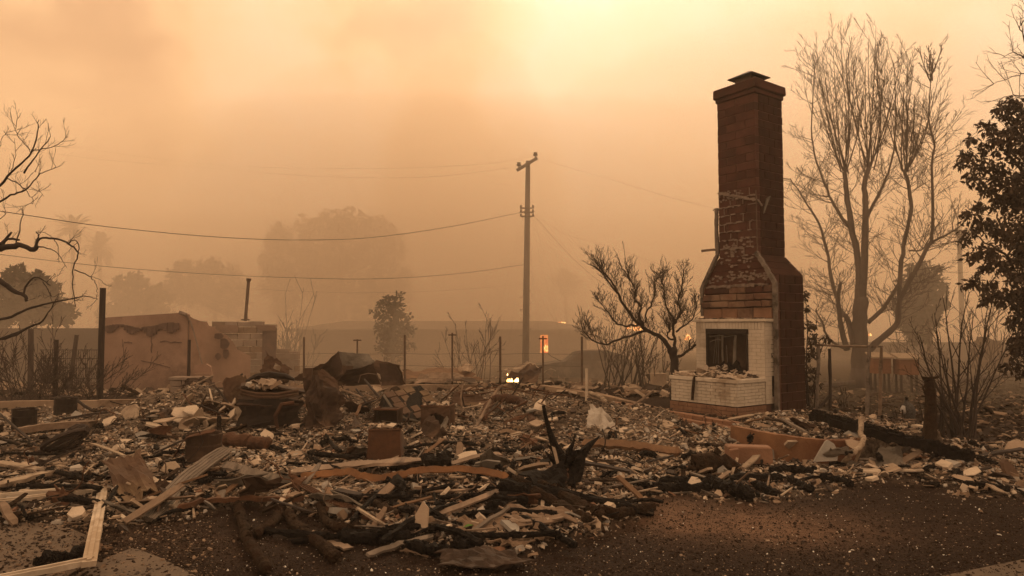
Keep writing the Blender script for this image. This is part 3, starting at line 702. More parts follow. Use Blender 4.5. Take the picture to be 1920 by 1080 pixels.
brick_face(m, lambda u, z: cf(HT1+.03, SF-u, fz+z), SF-HS0, .375, 5, .23)
m.build('footing', [M['tan_brick'], M['mortar_dark']], ch)
# plaster chips heaped on the hearth
def heap(name, label, cat, pts, size, mats, weights, flat=.25, tilt=.4, kind='stuff'):
    P = np.array([tuple(p) for p in pts]); s = np.clip(nr.lognormal(math.log(size), .45, len(P)), size*.4, size*2.6)
    o = chips(name, P, s, pick(len(P), weights), mats, flat, tilt, kind=kind)
    return tag(o, label, cat)
pts = []
for _ in range(330):
    t = rng.uniform(HT0+.1, HT1-.05); s = rng.uniform(HS0+.03, SF-.03); hh = .16*math.exp(-((t-.9)/.45)**2)*ss(HS0, SF-.25, s)
    pts.append(cf(t, s, HZ+.005+rng.uniform(0, 1)*float(hh)))
heap('plaster_chips', 'pale broken plaster chips heaped on top of the white brick hearth', 'rubble', pts, .045, [M['plaster'], M['plaster_tan'], M['debris_dark']], [.6, .25, .15])
m = MB(); m.tube([cf(1.12, SF-.35, HZ+.13), cf(1.08, HS0+.1, HZ+.05), cf(1.03, HS0-.055, HZ-.03), cf(1.05, HS0-.06, .45), cf(1.06, HS0-.07, .24)], [.022, .028, .03, .034, .028], 6, jit=.2)
tag(m.build('charred_stick', M['char_log']), 'charred stick hanging over the front edge of the white hearth', 'stick')
# ------------------------------------------------------------------ bare trees
def rv(a=1.0): return Vector((rng.gauss(0, a), rng.gauss(0, a), rng.gauss(0, a)))
def grow(m, p, d, L, r, lvl, up=.15, wob=.18, kids=5, kl=.45, spread=.7, mi=0, n0=6, rmin=.003, start=.2):
    """one branch with its side branches, drawn into m"""
    seg = max(3, min(9, int(L/.18))); st = L/seg; pts = [Vector(p)]; d = Vector(d).normalized(); rad = [r]
    for i in range(seg):
        d = (d+rv(wob)*(.6 if lvl else .4)+Vector((0, 0, up))).normalized(); pts.append(pts[-1]+d*st); rad.append(max(rmin, r*(1-.8*(i+1)/seg)))
    m.tube(pts, rad, max(3, n0-(2 if lvl < 2 else 0)) if lvl else 3, mi, cap=False)
    if lvl <= 0: return pts
    for k in range(kids):
        f = start+(1-start)*(k+rng.random())/kids; i = min(seg-1, int(f*seg)); q = pts[i].lerp(pts[i+1], f*seg-i)
        t = (pts[i+1]-pts[i]).normalized(); s = t.cross(rv()).normalized()
        dd = (t+s*rng.uniform(.6, 1.2)*spread).normalized()
        grow(m, q, dd, L*kl*rng.uniform(.6, 1.15)*(1.15-f*.55), max(rmin, rad[i]*.55), lvl-1, up, wob, max(2, kids-1), kl, spread, mi, n0, rmin, start)
    return pts
def smooth_line(pts, n=4, wob=0):
    out = []
    P = [pts[0]]+list(pts)+[pts[-1]]
    for i in range(1, len(P)-2):
        for j in range(n):
            t = j/n; a, b, c_, d_ = P[i-1], P[i], P[i+1], P[i+2]
            q = .5*((2*b)+(c_-a)*t+(2*a-5*b+4*c_-d_)*t*t+(3*b-a-3*c_+d_)*t**3)
            out.append(q+rv(wob) if wob and j else q)
    out.append(P[-2]); return out
def limb(m, pix, d, r0, r1, dj=.0, n=8, mi=0, wob=.012, sub=4):
    """limb through pixels; d depth or (d0,d1)"""
    d0, d1 = d if isinstance(d, tuple) else (d, d); k = len(pix)
    pts = [W3(x, y, d0+(d1-d0)*i/(k-1)) for i, (x, y) in enumerate(pix)]
    pts = smooth_line(pts, sub, wob); q = len(pts)
    rad = [r0+(r1-r0)*(i/(q-1))**.8 for i in range(q)]
    m.tube(pts, [r*rng.uniform(.94, 1.06) for r in rad], n, mi, cap=True, jit=.06); return pts, rad

# tall bare tree on the right
D = 21.0
t0 = W3(1613, 725, D); tall = thing('bare_tree', 'tall leafless tree with many upright whips, right of the chimney', 'tree', (t0.x, t0.y, H(t0.x, t0.y)-.1))
m = MB(); L_ = {}
limb(m, [(1612, 735), (1612, 700), (1612, 655), (1613, 600), (1614, 560)], D, .27, .20, n=12)
m.tube([W3(1612, 742, D), W3(1612, 712, D), W3(1612, 690, D)], [.40, .30, .25], 12, jit=.1)
m.build('trunk', M['bark'], tall, smooth=True)
m = MB()
L_['A'] = limb(m, [(1611, 600), (1610, 500), (1596, 422), (1588, 361), (1583, 322)], (D, D+.3), .125, .065)
L_['B'] = limb(m, [(1615, 575), (1619, 528), (1622, 444), (1623, 389), (1621, 344), (1630, 315)], (D, D-.3), .135, .065)
L_['C'] = limb(m, [(1618, 668), (1650, 637), (1683, 605), (1688, 560), (1722, 498), (1747, 452)], (D, D-1.2), .11, .05)
L_['C2'] = limb(m, [(1747, 455), (1749, 389), (1747, 311), (1752, 267), (1741, 222), (1745, 150)], (D-1.2, D-1.4), .05, .012)
L_['D'] = limb(m, [(1684, 600), (1688, 517), (1694, 461), (1708, 400), (1705, 356), (1697, 318)], (D-.5, D-.2), .075, .045)
L_['D2'] = limb(m, [(1627, 605), (1655, 580), (1668, 560), (1690, 525)], (D+.1, D-.4), .075, .05)
L_['E'] = limb(m, [(1600, 650), (1590, 600), (1574, 578), (1555, 500), (1541, 433), (1513, 383), (1482, 335)], (D, D+1.0), .10, .015)
L_['F'] = limb(m, [(1596, 430), (1563, 383), (1547, 347), (1527, 289), (1522, 222), (1528, 120)], (D+.3, D+1.3), .055, .012)
L_['G'] = limb(m, [(1620, 420), (1655, 350), (1672, 300), (1680, 220), (1676, 120)], (D, D+1.2), .05, .012)
L_['I'] = limb(m, [(1588, 655), (1577, 610), (1572, 560), (1577, 530)], (D, D-.8), .10, .045)
L_['J'] = limb(m, [(1590, 655), (1560, 640), (1545, 612), (1530, 580)], (D, D-.8), .05, .02)
L_['K'] = limb(m, [(1747, 455), (1775, 440), (1800, 425)], (D-1.2, D-1.8), .04, .015)
L_['L2'] = limb(m, [(1705, 470), (1735, 462), (1770, 400)], (D-.4, D+.8), .03, .012)
for key, n_, dirs in (('A', 12, (-.5, .3)), ('B', 12, (-.3, .45)), ('D', 13, (-.34, .62)), ('C2', 5, (-.4, .5))):
    pts, rad = L_[key]; top = pts[-1]
    for i in range(n_):
        a = dirs[0]+(dirs[1]-dirs[0])*(i+.5)/n_; yy = rng.uniform(-.35, .35); LL = rng.uniform(3.3, 4.6)*(1-.3*abs(a))
        if key == 'D': LL *= .82
        if key == 'C2': LL *= .28
        grow(m, top+rv(.05), (a*1.35, yy, 1), LL, .021, 2, up=.13, wob=.08, kids=10, kl=.30, spread=.8, rmin=.0045, start=.12)
m.build('limbs', M['bark'], tall, smooth=True)
m = MB()
for key, n_, ll in (('A', 9, 1.3), ('B', 8, 1.2), ('C', 14, 1.5), ('C2', 14, 1.2), ('D', 12, 1.3), ('E', 20, 1.2), ('F', 14, 1.1), ('G', 12, 1.0), ('I', 7, 1.0), ('J', 6, 1.0), ('D2', 4, 1.0), ('K', 5, 1.0), ('L2', 5, 1.0)):
    pts, rad = L_[key]
    for i in range(int(n_*2.6)):
        f = rng.uniform(.18, 1)*(len(pts)-1); j = min(len(pts)-2, int(f)); q = pts[j].lerp(pts[j+1], f-j); t = (pts[j+1]-pts[j]).normalized()
        s = t.cross(rv()).normalized(); grow(m, q, (t*.45+s+Vector((0, 0, .1))), ll*rng.uniform(.6, 1.25), .010, 2, up=.09, wob=.16, kids=5, kl=.42, spread=.8, rmin=.0042)
m.build('twigs', M['twig'], tall)

# gnarled fruit tree left of the chimney
D = 15.0; t0 = W3(1265, 752, D)
ft = thing('bare_fruit_tree', 'small gnarled leafless tree with two leaning limbs just left of the white hearth', 'tree', (t0.x, t0.y, H(t0.x, t0.y)-.1))
m = MB(); limb(m, [(1266, 770), (1265, 735), (1266, 700), (1264, 672), (1262, 655)], D, .10, .085, n=10); m.build('trunk', M['bark_dark'], ft, smooth=True)
m = MB(); FL = []
FL.append(limb(m, [(1263, 672), (1250, 645), (1232, 628), (1210, 618), (1190, 600), (1170, 572), (1155, 545), (1140, 520), (1112, 548-50)], (D, D-.6), 0.0585, 0.0130, wob=.015))
FL.append(limb(m, [(1215, 620), (1170, 632), (1130, 645), (1100, 628), (1088, 606)], (D, D-1.2), 0.0312, 0.0072, wob=.015))
FL.append(limb(m, [(1195, 610), (1172, 612), (1150, 600), (1132, 575), (1118, 560)], (D-.2, D+.6), 0.0273, 0.0086, wob=.015))
FL.append(limb(m, [(1205, 612), (1198, 590), (1203, 578), (1190, 560), (1192, 545), (1178, 520), (1166, 500)], (D-.2, D-.1), 0.0312, 0.0101, wob=.012))
FL.append(limb(m, [(1210, 605), (1212, 585), (1225, 560), (1228, 535), (1232, 520)], (D, D+.5), 0.0234, 0.0086, wob=.012))
FL.append(limb(m, [(1264, 665), (1266, 640), (1262, 615), (1268, 600), (1276, 588), (1272, 560), (1280, 530), (1281, 505)], (D, D+.2), 0.0390, 0.0115, wob=.01))
FL.append(limb(m, [(1264, 636), (1252, 632), (1256, 618), (1250, 606)], (D, D-.3), 0.0234, 0.0101))
FL.append(limb(m, [(1266, 606), (1258, 590), (1248, 570), (1246, 545), (1240, 528)], (D, D-.5), 0.0250, 0.0101))
FL.append(limb(m, [(1268, 622), (1284, 610), (1300, 596), (1306, 570)], (D, D+.4), 0.0234, 0.0086))
FL.append(limb(m, [(1266, 672), (1282, 664), (1300, 650), (1318, 640)], (D, D+.1), 0.0351, 0.0216))
m.tube([W3(1292, 656, D), W3(1293, 638, D), W3(1296, 636, D)], [.02, .016, .018], 5)
FL.append(limb(m, [(1140, 520), (1118, 492)], (D-.6, D-.9), 0.0156, 0.0086)); FL.append(limb(m, [(1158, 550), (1135, 520), (1128, 500)], (D-.4, D), 0.0172, 0.0086))
m.build('limbs', M['bark_dark'], ft, smooth=True)
m = MB()
for pts, rad in FL:
    n_ = max(10, int(len(pts)*2.4))
    for i in range(n_):
        f = rng.uniform(.25, 1)*(len(pts)-1); j = min(len(pts)-2, int(f)); q = pts[j].lerp(pts[j+1], f-j); t = (pts[j+1]-pts[j]).normalized()
        s = t.cross(rv()).normalized(); grow(m, q, (t*.4+s*.7+Vector((0, 0, .55))), rng.uniform(.16, .46), .004, 2, up=.13, wob=.16, kids=4, kl=.5, spread=.75, rmin=.003)
m.tube([W3(1188, 560, D), W3(1178, 520, D), W3(1173, 490, D), W3(1169, 460, D), W3(1167, 452, D)], [.01, .008, .006, .006, .008], 4)
m.build('twigs', M['bark_dark'], ft)

def shrub(name, label, px, py, d, n_, hgt, spread_, r, mt, kids=4, lvl=2, kl=.4, wob=.1, up=.05, group=None, rmin=.004, leaves=None, start=.2, base=.12):
    g_ = W3(px, py, d); gz = H(g_.x, g_.y); o = thing(name, label, 'shrub', (g_.x, g_.y, gz), group); m = MB(); tips = []
    for i in range(n_):
        a = rng.uniform(0, 2*math.pi); k = rng.uniform(.15, 1)*spread_
        tips.append(grow(m, Vector((g_.x+rng.gauss(0, base), g_.y+rng.gauss(0, base), gz-.03)), (math.cos(a)*k, math.sin(a)*k, 1), hgt*rng.uniform(.6, 1.1), r*rng.uniform(.6, 1), lvl, up, wob, kids, kl, .6, rmin=rmin, start=start))
    m.build('stems', mt, o)
    return o, tips
shrub('bare_shrub', 'dense leafless brown shrub between the burnt car and the gnarled tree', 1178, 705, 20, 26, 2.0, .8, .022, M['bark_dark'], base=.35, rmin=.006)
shrub('bare_shrub', 'low leafless shrub beside the pale tub', 1215, 705, 19.5, 12, 1.4, .8, .02, M['bark_dark'], base=.25, rmin=.006)
shrub('bare_shrub', 'multi-stemmed burnt shrub with long thin shoots beside the charred post', 1802, 832, 10.2, 13, 2.1, .62, .028, M['bark_dark'], kids=5, kl=.36, base=.13, rmin=.0035)
shrub('bare_shrub', 'short broken burnt shrub close behind the charred post', 1765, 820, 10.6, 6, .8, .5, .04, M['bark_dark'], kids=3, base=.08)
shrub('bare_shrub', 'hazy leafless shrub standing alone before the far dark building', 885, 690, 25, 14, 2.4, .7, .022, M['twig'], base=.3, rmin=.008)
shrub('bare_shrub', 'thin faint shrub with tall forking stems behind the broken shed', 540, 640, 36, 5, 4.3, .38, .03, M['twig'], kids=3, lvl=1, wob=.05, rmin=.012)
shrub('bare_shrub', 'hazy round leafless shrub in the gap behind the broken shed', 530, 660, 35, 26, 2.6, 1.1, .02, M['twig'], base=.7, rmin=.012)
shrub('bare_shrub', 'loose bare shrub right of the tall leafless tree', 1700, 715, 22, 9, 1.7, .8, .018, M['twig'], base=.3, rmin=.006)
shrub('bare_shrub', 'spindly bare shrub at the far right behind the leafy tree', 1850, 700, 22, 12, 3.0, .8, .022, M['twig'], base=.6, rmin=.007)
shrub('burnt_sapling', 'tiny burnt sapling beside the standing bird', 1677, 795, 11.5, 3, .35, .8, .01, M['bark_dark'], base=.05)
shrub('burnt_sapling', 'small burnt sapling at the foot of the fence posts', 1574, 780, 13.5, 4, .5, .6, .012, M['bark_dark'], base=.05)

# left: the lit end of a leafless tree reaching into the frame
D = 9.0; lt = thing('bare_tree', 'curving leafless branches of a tree reaching in from the left edge', 'tree', (-8.3, 9.2, H(-8.3, 9.2)))
m = MB(); limb(m, [(-240, 830), (-235, 700), (-200, 560), (-150, 500), (-90, 480), (-30, 468), (0, 463)], (9.4, D), .17, .06, n=10); LL_ = []
def ll(p, r0, r1, d=(D, D)): q = limb(m, p, d, r0, r1, n=6, wob=.006); LL_.append(q); return q
ll([(-30, 470), (10, 463), (40, 460), (62, 468), (68, 462)], .045, .028)
ll([(66, 464), (74, 448), (100, 447), (128, 457), (147, 474), (138, 500), (136, 540), (142, 575)], .018, .005)
ll([(128, 457), (140, 450), (148, 462), (146, 476)], .007, .006)
ll([(70, 462), (95, 467), (110, 478), (125, 502)], .010, .003); ll([(100, 447), (108, 460), (110, 478)], .006, .003)
ll([(140, 506), (165, 517), (178, 530), (184, 549)], .009, .003); ll([(165, 517), (185, 523), (195, 532)], .004, .002)
ll([(66, 462), (72, 445), (69, 435)], .012, .007); ll([(70, 438), (84, 436), (102, 448)], .005, .003)
ll([(-40, 510), (0, 527), (25, 545), (44, 553), (50, 565)], .045, .018); ll([(44, 552), (50, 535), (66, 520), (85, 528), (95, 535)], .015, .006)
ll([(88, 530), (95, 522), (103, 512)], .006, .003); ll([(80, 528), (92, 548), (97, 556), (110, 552)], .007, .003)
ll([(-30, 480), (5, 455), (22, 435)], .03, .012); ll([(0, 470), (14, 448), (36, 450)], .02, .014)
ll([(-40, 600), (10, 597), (50, 580), (90, 569), (130, 561), (165, 556), (183, 561)], .022, .004)
ll([(-40, 640), (10, 635), (50, 616), (80, 602), (100, 570), (108, 560)], .022, .004); ll([(-40, 655), (20, 628), (75, 606)], .016, .008)
ll([(-40, 390), (0, 378), (20, 365), (48, 356), (75, 325)], .018, .007); ll([(75, 325), (95, 318), (105, 312)], .006, .003)
ll([(-30, 375), (0, 348), (30, 315), (60, 283), (70, 248), (73, 225)], .02, .005); ll([(45, 325), (62, 300), (85, 270), (95, 255)], .012, .004)
ll([(58, 283), (90, 278), (112, 268), (127, 256)], .008, .003); ll([(65, 322), (68, 318)], .005, .004)
ll([(12, 334), (35, 345), (48, 356)], .008, .006); ll([(48, 356), (60, 370), (62, 380), (56, 381)], .005, .003); ll([(56, 281), (35, 258), (30, 240), (38, 212)], .006, .003)
ll([(58, 352), (75, 360), (82, 368)], .004, .002); ll([(20, 320), (30, 290), (28, 260)], .005, .002); ll([(0, 275), (6, 255), (20, 246)], .004, .002)
ll([(-10, 420), (10, 402), (5, 395)], .006, .003); ll([(30, 455), (40, 410), (43, 386)], .009, .003)
m.build('branches', M['bark_dark'], lt, smooth=True); m = MB()
for pts, rad in LL_[:]:
    x0 = PX(pts[-1].x, pts[-1].y, pts[-1].z)
    dens = 6 if x0[1] < 385 else (4 if x0[1] > 555 else 1)
    for i in range(max(1, int(len(pts)/16*dens))):
        f = rng.uniform(.3, 1)*(len(pts)-1); j = min(len(pts)-2, int(f)); q = pts[j].lerp(pts[j+1], f-j); t = (pts[j+1]-pts[j]).normalized()
        s = t.cross(rv()).normalized(); grow(m, q, t*.6+s*.8+Vector((0, 0, .25)), rng.uniform(.1, .32), .0035, 1, up=.16, wob=.18, kids=4, kl=.5, rmin=.0018)
m.build('twigs', M['bark_dark'], lt)
shrub('brush', 'tangle of leafless brush filling the left edge behind the low wall', 20, 745, 14.8, 36, 1.6, 1.5, .014, M['twig'], base=.6, rmin=.005, kids=5, kl=.5, wob=.16)
shrub('brush', 'leafless brush before the wire mesh fence', 120, 745, 15.0, 26, 1.2, 1.5, .012, M['twig'], base=.5, rmin=.005, kids=5, kl=.5, wob=.16)
# top right: branch ends of a tree off the frame
rt = thing('bare_tree', 'bare branch tips in the upper right corner above the leafy tree', 'tree', (13.0, 15.2, H(13.0, 15.2)))
m = MB(); limb(m, [(2080, 760), (2075, 500), (2050, 300), (2000, 200), (1965, 150)], 15.2, .14, .05, n=8)
for pix in ([(1990, 190), (1950, 150), (1915, 138), (1885, 150), (1860, 160)], [(1970, 160), (1935, 115), (1905, 100), (1880, 108)], [(1960, 150), (1925, 90), (1912, 55), (1915, 40)], [(1990, 200), (1940, 185), (1900, 178), (1870, 190)], [(2000, 150), (1960, 60), (1930, 20)]):
    pts, rad = limb(m, pix, 15.2, .022, .006, n=4, wob=.02)
    for i in range(9):
        j = rng.randrange(2, len(pts)-1); grow(m, pts[j], (pts[j]-pts[j-1]).normalized()*.5+rv(.5), rng.uniform(.3, .7), .008, 1, up=.06, wob=.16, kids=4, kl=.5, rmin=.004)
m.build('branches', M['twig'], rt)

# ------------------------------------------------------------------ leafy crowns
def leaves(name, mt, parent, C, n, size, spread=.3, droop=.5, asp=.42, flat=False):
    """n leaves round the cluster centres C (k x 4: x y z radius); each a folded pointed blade"""
    C = np.array(C, float); w = C[:, 3]**2; i = nr.choice(len(C), n, p=w/w.sum()); c = C[i]
    v = nr.normal(0, 1, (n, 3)); v /= np.linalg.norm(v, axis=1)[:, None]; P = c[:, :3]+v*(c[:, 3]*nr.uniform(.15, 1, n)**.6)[:, None]
    d = nr.normal(0, 1, (n, 3)); d[:, 2] -= droop*1.6; d /= np.linalg.norm(d, axis=1)[:, None]
    s = np.cross(d, nr.normal(0, 1, (n, 3))); s /= np.linalg.norm(s, axis=1)[:, None]; u = np.cross(d, s)
    L_ = size*nr.uniform(.6, 1.25, n)[:, None]; W_ = L_*asp*.5
    V = np.stack([P, P+d*L_*.45+s*W_+u*L_*.06, P+d*L_, P+d*L_*.45-s*W_+u*L_*.06], 1).reshape(-1, 3)
    b = (np.arange(n)*4)[:, None]; Fc = np.concatenate([b+np.array([[0, 1, 2]]), b+np.array([[0, 2, 3]])])
    return np_mesh(name, V, Fc, mt, parent=parent)
def crown(blobs, d, dj, k=1.0):
    r = []
    for (x, y, rad) in blobs:
        p = W3(x, y, d+rng.uniform(-dj, dj)); r.append((p.x, p.y, p.z, rad*d/F*k))
        for _ in range(3): v = rv().normalized()*rad*d/F*k*rng.uniform(.8, 1.25); r.append((p.x+v.x, p.y+v.y, p.z+abs(v.z)*rng.choice((1, 1, -1)), rad*d/F*k*rng.uniform(.22, .45)))
    return r
# dark evergreen at the right edge
D = 11.0
bl = [(1905, 195, 16), (1880, 205, 20), (1915, 225, 26), (1858, 240, 16), (1838, 232, 9), (1882, 262, 26), (1850, 275, 18), (1822, 262, 10), (1915, 285, 30), (1815, 290, 16), (1800, 305, 13), (1838, 310, 18), (1870, 320, 24), (1905, 345, 28), (1825, 335, 15),
      (1848, 352, 18), (1880, 375, 26), (1915, 395, 30), (1838, 388, 15), (1812, 405, 14), (1822, 430, 15), (1852, 420, 22), (1808, 450, 10), (1885, 435, 28), (1915, 455, 30), (1845, 468, 20), (1822, 480, 13), (1870, 495, 26), (1905, 505, 26), (1830, 520, 14), (1812, 535, 10),
      (1852, 540, 18), (1880, 555, 20), (1910, 560, 24), (1905, 600, 22), (1845, 565, 8), (1915, 640, 18), (1900, 665, 16), (1885, 690, 12), (1912, 690, 16),
      (1940, 250, 40), (1950, 350, 50), (1960, 450, 55), (1950, 550, 50), (1945, 640, 40), (1980, 500, 60), (1990, 380, 60), (1990, 280, 50)]
lf = thing('leafy_tree', 'dark drooping leafy tree at the right edge of the yard', 'tree', W3(1985, 815, D))
m = MB(); limb(m, [(1990, 860), (1985, 780), (1975, 650), (1960, 500), (1950, 350), (1940, 240)], D, .14, .03, n=10)
for a in ([(1965, 560), (1920, 500), (1870, 470), (1830, 440)], [(1955, 420), (1910, 380), (1860, 330), (1815, 300)], [(1945, 300), (1910, 250), (1885, 215)], [(1968, 620), (1930, 600), (1880, 560), (1845, 540)], [(1970, 700), (1930, 690), (1895, 680)], [(1950, 360), (1900, 300), (1860, 260)]):
    limb(m, a, (D, D+rng.uniform(-.4, .4)), .04, .008, n=6)
m.build('trunk', M['bark_dark'], lf, smooth=True)
leaves('crown', M['leaf_dark'], lf, crown(bl, D, .4, .95), 13000, .105, droop=.75)
# leafy sprigs right of the chimney
D = 14.6; lf = thing('leafy_shrub', 'thin leafy shrub poking out right of the chimney base', 'shrub', W3(1525, 768, D)); m = MB()
for a in ([(1520, 775), (1512, 700), (1515, 620), (1508, 545)], [(1525, 775), (1530, 700), (1545, 640), (1552, 628)], [(1518, 770), (1505, 680), (1500, 600)]): limb(m, a, D, .02, .006, n=5)
m.build('stems', M['bark_dark'], lf)
leaves('crown', M['leaf_dark'], lf, crown([(1508, 550, 8), (1512, 580, 9), (1517, 610, 12), (1522, 635, 13), (1550, 633, 8), (1515, 665, 15), (1528, 655, 10), (1518, 700, 16), (1512, 735, 14), (1530, 725, 10)], D, .2, 1), 620, .11, droop=.7)
# hazy evergreen behind the tall bare tree
D = 32; lf = thing('leafy_tree', 'hazy grey leafy tree behind the tall bare one, over the hutches', 'tree', (W3(1745, 700, D).x, D, H(W3(1745, 700, D).x, D))); m = MB()
limb(m, [(1752, 745), (1748, 690), (1742, 630), (1735, 560), (1730, 520)], D, .20, .08); m.build('trunk', M['bark'], lf, smooth=True)
leaves('crown', M['leaf_far'], lf, crown([(1730, 505, 16), (1715, 520, 20), (1745, 520, 20), (1700, 545, 22), (1725, 545, 26), (1755, 545, 20), (1690, 572, 20), (1715, 580, 24), (1745, 575, 22), (1768, 565, 10), (1700, 605, 18), (1728, 610, 22), (1755, 600, 14), (1712, 630, 14), (1735, 635, 10)], D, 1.2, 1), 6000, .24, droop=.5)
# far crowns in the smoke
def far_tree(name, label, x, y, D, blobs, n, size, tr=.3, group=None, k=1):
    g_ = W3(x, y, D); o = thing(name, label, 'tree', (g_.x, D, H(g_.x, D)), group); m = MB(); m.tube([(g_.x, D, H(g_.x, D)-.2), (g_.x+.1, D, 2.2), W3(*blobs[0][:2], D)], [tr, tr*.8, tr*.3], 8); m.build('trunk', M['bark'], o)
    leaves('crown', M['leaf_far'], o, crown(blobs, D, D*.05, k), n, size, droop=.1, asp=.6); return o
far_tree('leafy_tree', 'broad far tree crown fading into the smoke behind the utility pole wires', 640, 670, 76,
         [(640, 420, 30), (615, 415, 24), (580, 430, 22), (565, 428, 14), (670, 415, 24), (700, 425, 22), (725, 440, 20), (600, 460, 40), (650, 460, 45), (700, 470, 38), (740, 470, 26), (560, 470, 30), (600, 520, 45), (660, 530, 50), (720, 530, 40), (560, 530, 35), (610, 590, 45), (690, 590, 45), (750, 560, 30)], 9000, .55, .5)
far_tree('leafy_tree', 'smaller far tree touching the left side of the broad smoky crown', 520, 670, 74, [(525, 435, 16), (510, 455, 18), (530, 465, 20), (505, 490, 20), (530, 510, 26), (512, 540, 24), (535, 570, 26)], 2600, .5, .3)
far_tree('leafy_tree', 'faint low tree left of the broad smoky crown', 400, 670, 70, [(400, 500, 18), (370, 510, 20), (345, 500, 14), (430, 515, 22), (380, 545, 34), (430, 560, 34), (340, 545, 28), (300, 550, 24)], 3400, .5, .3)
far_tree('leafy_tree', 'dim leafy tree low at the left edge behind the bare branches', 40, 680, 34, [(30, 520, 18), (60, 530, 20), (10, 535, 20), (90, 545, 18), (40, 570, 34), (85, 585, 28), (0, 590, 30), (120, 590, 20)], 4600, .3, .25)
far_tree('leafy_tree', 'faint tree behind the tall dark post', 250, 680, 60, [(250, 530, 22), (220, 545, 20), (290, 560, 26), (240, 580, 30), (200, 590, 20), (300, 600, 30)], 2600, .5, .3)
far_tree('leafy_tree', 'bushy grey tree with spiky top between the broken shed and the utility pole', 735, 700, 34, [(728, 560, 8), (748, 556, 8), (720, 575, 13), (745, 575, 14), (710, 590, 11), (735, 598, 22), (760, 595, 12), (715, 618, 16), (740, 625, 24), (765, 620, 14), (725, 650, 20), (755, 650, 18), (738, 675, 20)], 2300, .2, .12)
far_tree('leafy_tree', 'very faint round tree in the smoke right of the utility pole', 1060, 650, 92, [(1060, 515, 12), (1048, 525, 12), (1072, 525, 12), (1060, 540, 18)], 700, .5, .3)
# palms
def palm(label, px, py, D, r):
    g_ = W3(px, py, D); o = thing('palm_tree', label, 'tree', (g_.x, D, H(g_.x, D)), 'far palm trees in the smoke'); m = MB(); m.tube([(g_.x, D, H(g_.x, D)-.2), (g_.x+.15, D, g_.z*.5), tuple(g_)], [.28, .22, .2], 8); m.build('trunk', M['bark'], o)
    m = MB()
    for i in range(34):
        a = rng.uniform(0, 2*math.pi); e = rng.uniform(-.9, 1.3); LL = r*rng.uniform(.8, 1.1); d = Vector((math.cos(a)*math.cos(e), math.sin(a)*math.cos(e), math.sin(e))); p = Vector(g_); 
        for k in range(4):
            q = p+d*LL/4; s = d.cross(Vector((0, 0, 1))).normalized()*(.30 if k < 3 else .1)*r/2; s0 = d.cross(Vector((0, 0, 1))).normalized()*(.05 if k == 0 else .30)*r/2
            m.add([p-s0, p+s0, q+s, q-s], [(0, 1, 2, 3)]); p = q; d = (d+Vector((0, 0, -.22))).normalized()
    m.build('fronds', M['leaf_far'], o)
palm('far palm with the higher crown, above the bare branches on the left', 137, 428, 76, 2.2)
palm('far palm with the lower crown, above the tall dark post', 188, 465, 82, 2.4)
# ------------------------------------------------------------------ ruined shed, left
def gz(x, y): return H(x, y)
def wall_poly(m, pix_top, d0, d1, zb, th=.14, mi=0, nseg=1):
    """an upright wall whose top edge passes the pixels; its foot at height zb"""
    k = len(pix_top); top = [W3(x, y, d0+(d1-d0)*(x-pix_top[0][0])/(pix_top[-1][0]-pix_top[0][0])) for x, y in pix_top]
    out_ = Vector((top[-1].y-top[0].y, -(top[-1].x-top[0].x), 0)).normalized()*-th
    for a, b in zip(top[:-1], top[1:]):
        a0 = Vector((a.x, a.y, zb)); b0 = Vector((b.x, b.y, zb)); m.prism([a0, b0, b, a], out_, mi)
    return top
sh = thing('ruined_shed', 'roofless pink plaster shed with crumbling end wall in smoke at left', 'building', W3(330, 720, 19))
m = MB(); wall_poly(m, [(190, 596), (250, 592), (300, 589), (344, 586), (352, 590)], 18.4, 18.4, -.2); m.build('front_wall', M['shed_pink'], sh)
m = MB(); wall_poly(m, [(352, 590), (362, 597), (376, 602), (388, 603), (392, 611), (402, 613), (410, 622), (424, 628), (436, 640), (445, 655), (470, 668)], 18.4, 20.5, -.2); m.build('end_wall', M['shed_pink'], sh)
def block_wall(m, x0, x1, ytop, d, zb, bw=.40, bh=.2, th=.16):
    a, b = W3(x0, 650, d).x, W3(x1, 650, d).x; nr_ = int((W3(x0, min(y for x, y in ytop), d).z-zb)/bh)+1
    for r in range(nr_):
        x = a-(bw/2 if r % 2 else 0)
        while x < b-.03:
            u0, u1 = max(x, a), min(x+bw, b); px = PX((u0+u1)/2, d, 1.0)[0]; yt = np.interp(px, [q[0] for q in ytop], [q[1] for q in ytop]); zt = W3(px, yt, d).z
            z0 = zb+r*bh; z1 = min(z0+bh, zt+rng.uniform(-.02, .02))
            if u1-u0 > .06 and z1-z0 > .03: m.box(((u0+u1)/2, d+rng.uniform(-.01, .01), (z0+z1)/2), (u1-u0-.015, th, z1-z0-.015), mi=rng.choice((0, 0, 0, 1)), ch=.006, jit=.005)
            x += bw
m = MB(); block_wall(m, 398, 518, [(398, 604), (424, 601), (448, 604), (460, 602), (494, 604), (498, 607), (518, 607)], 21.6, -.35)
m.build('back_wall', [M['block_wall'], M['debris_tan']], sh)
m = MB(); m.box(W3(505, 645, 21.5), (.42, .06, 1.0)); m.build('window_opening', M['shed_soot'], sh)
for k, (xa, ya, xb, yb) in enumerate(((283, 628, 284, 662), (265, 676, 320, 690), (232, 642, 248, 643), (352, 592, 356, 700), (300, 640, 340, 642))):
    m = MB(); m.tube([W3(xa+(xb-xa)*i/6+rng.uniform(-1.5, 1.5), ya+(yb-ya)*i/6+rng.uniform(-1.5, 1.5), 18.38) for i in range(7)], .012, 4); m.build('crack', M['shed_soot'], sh)
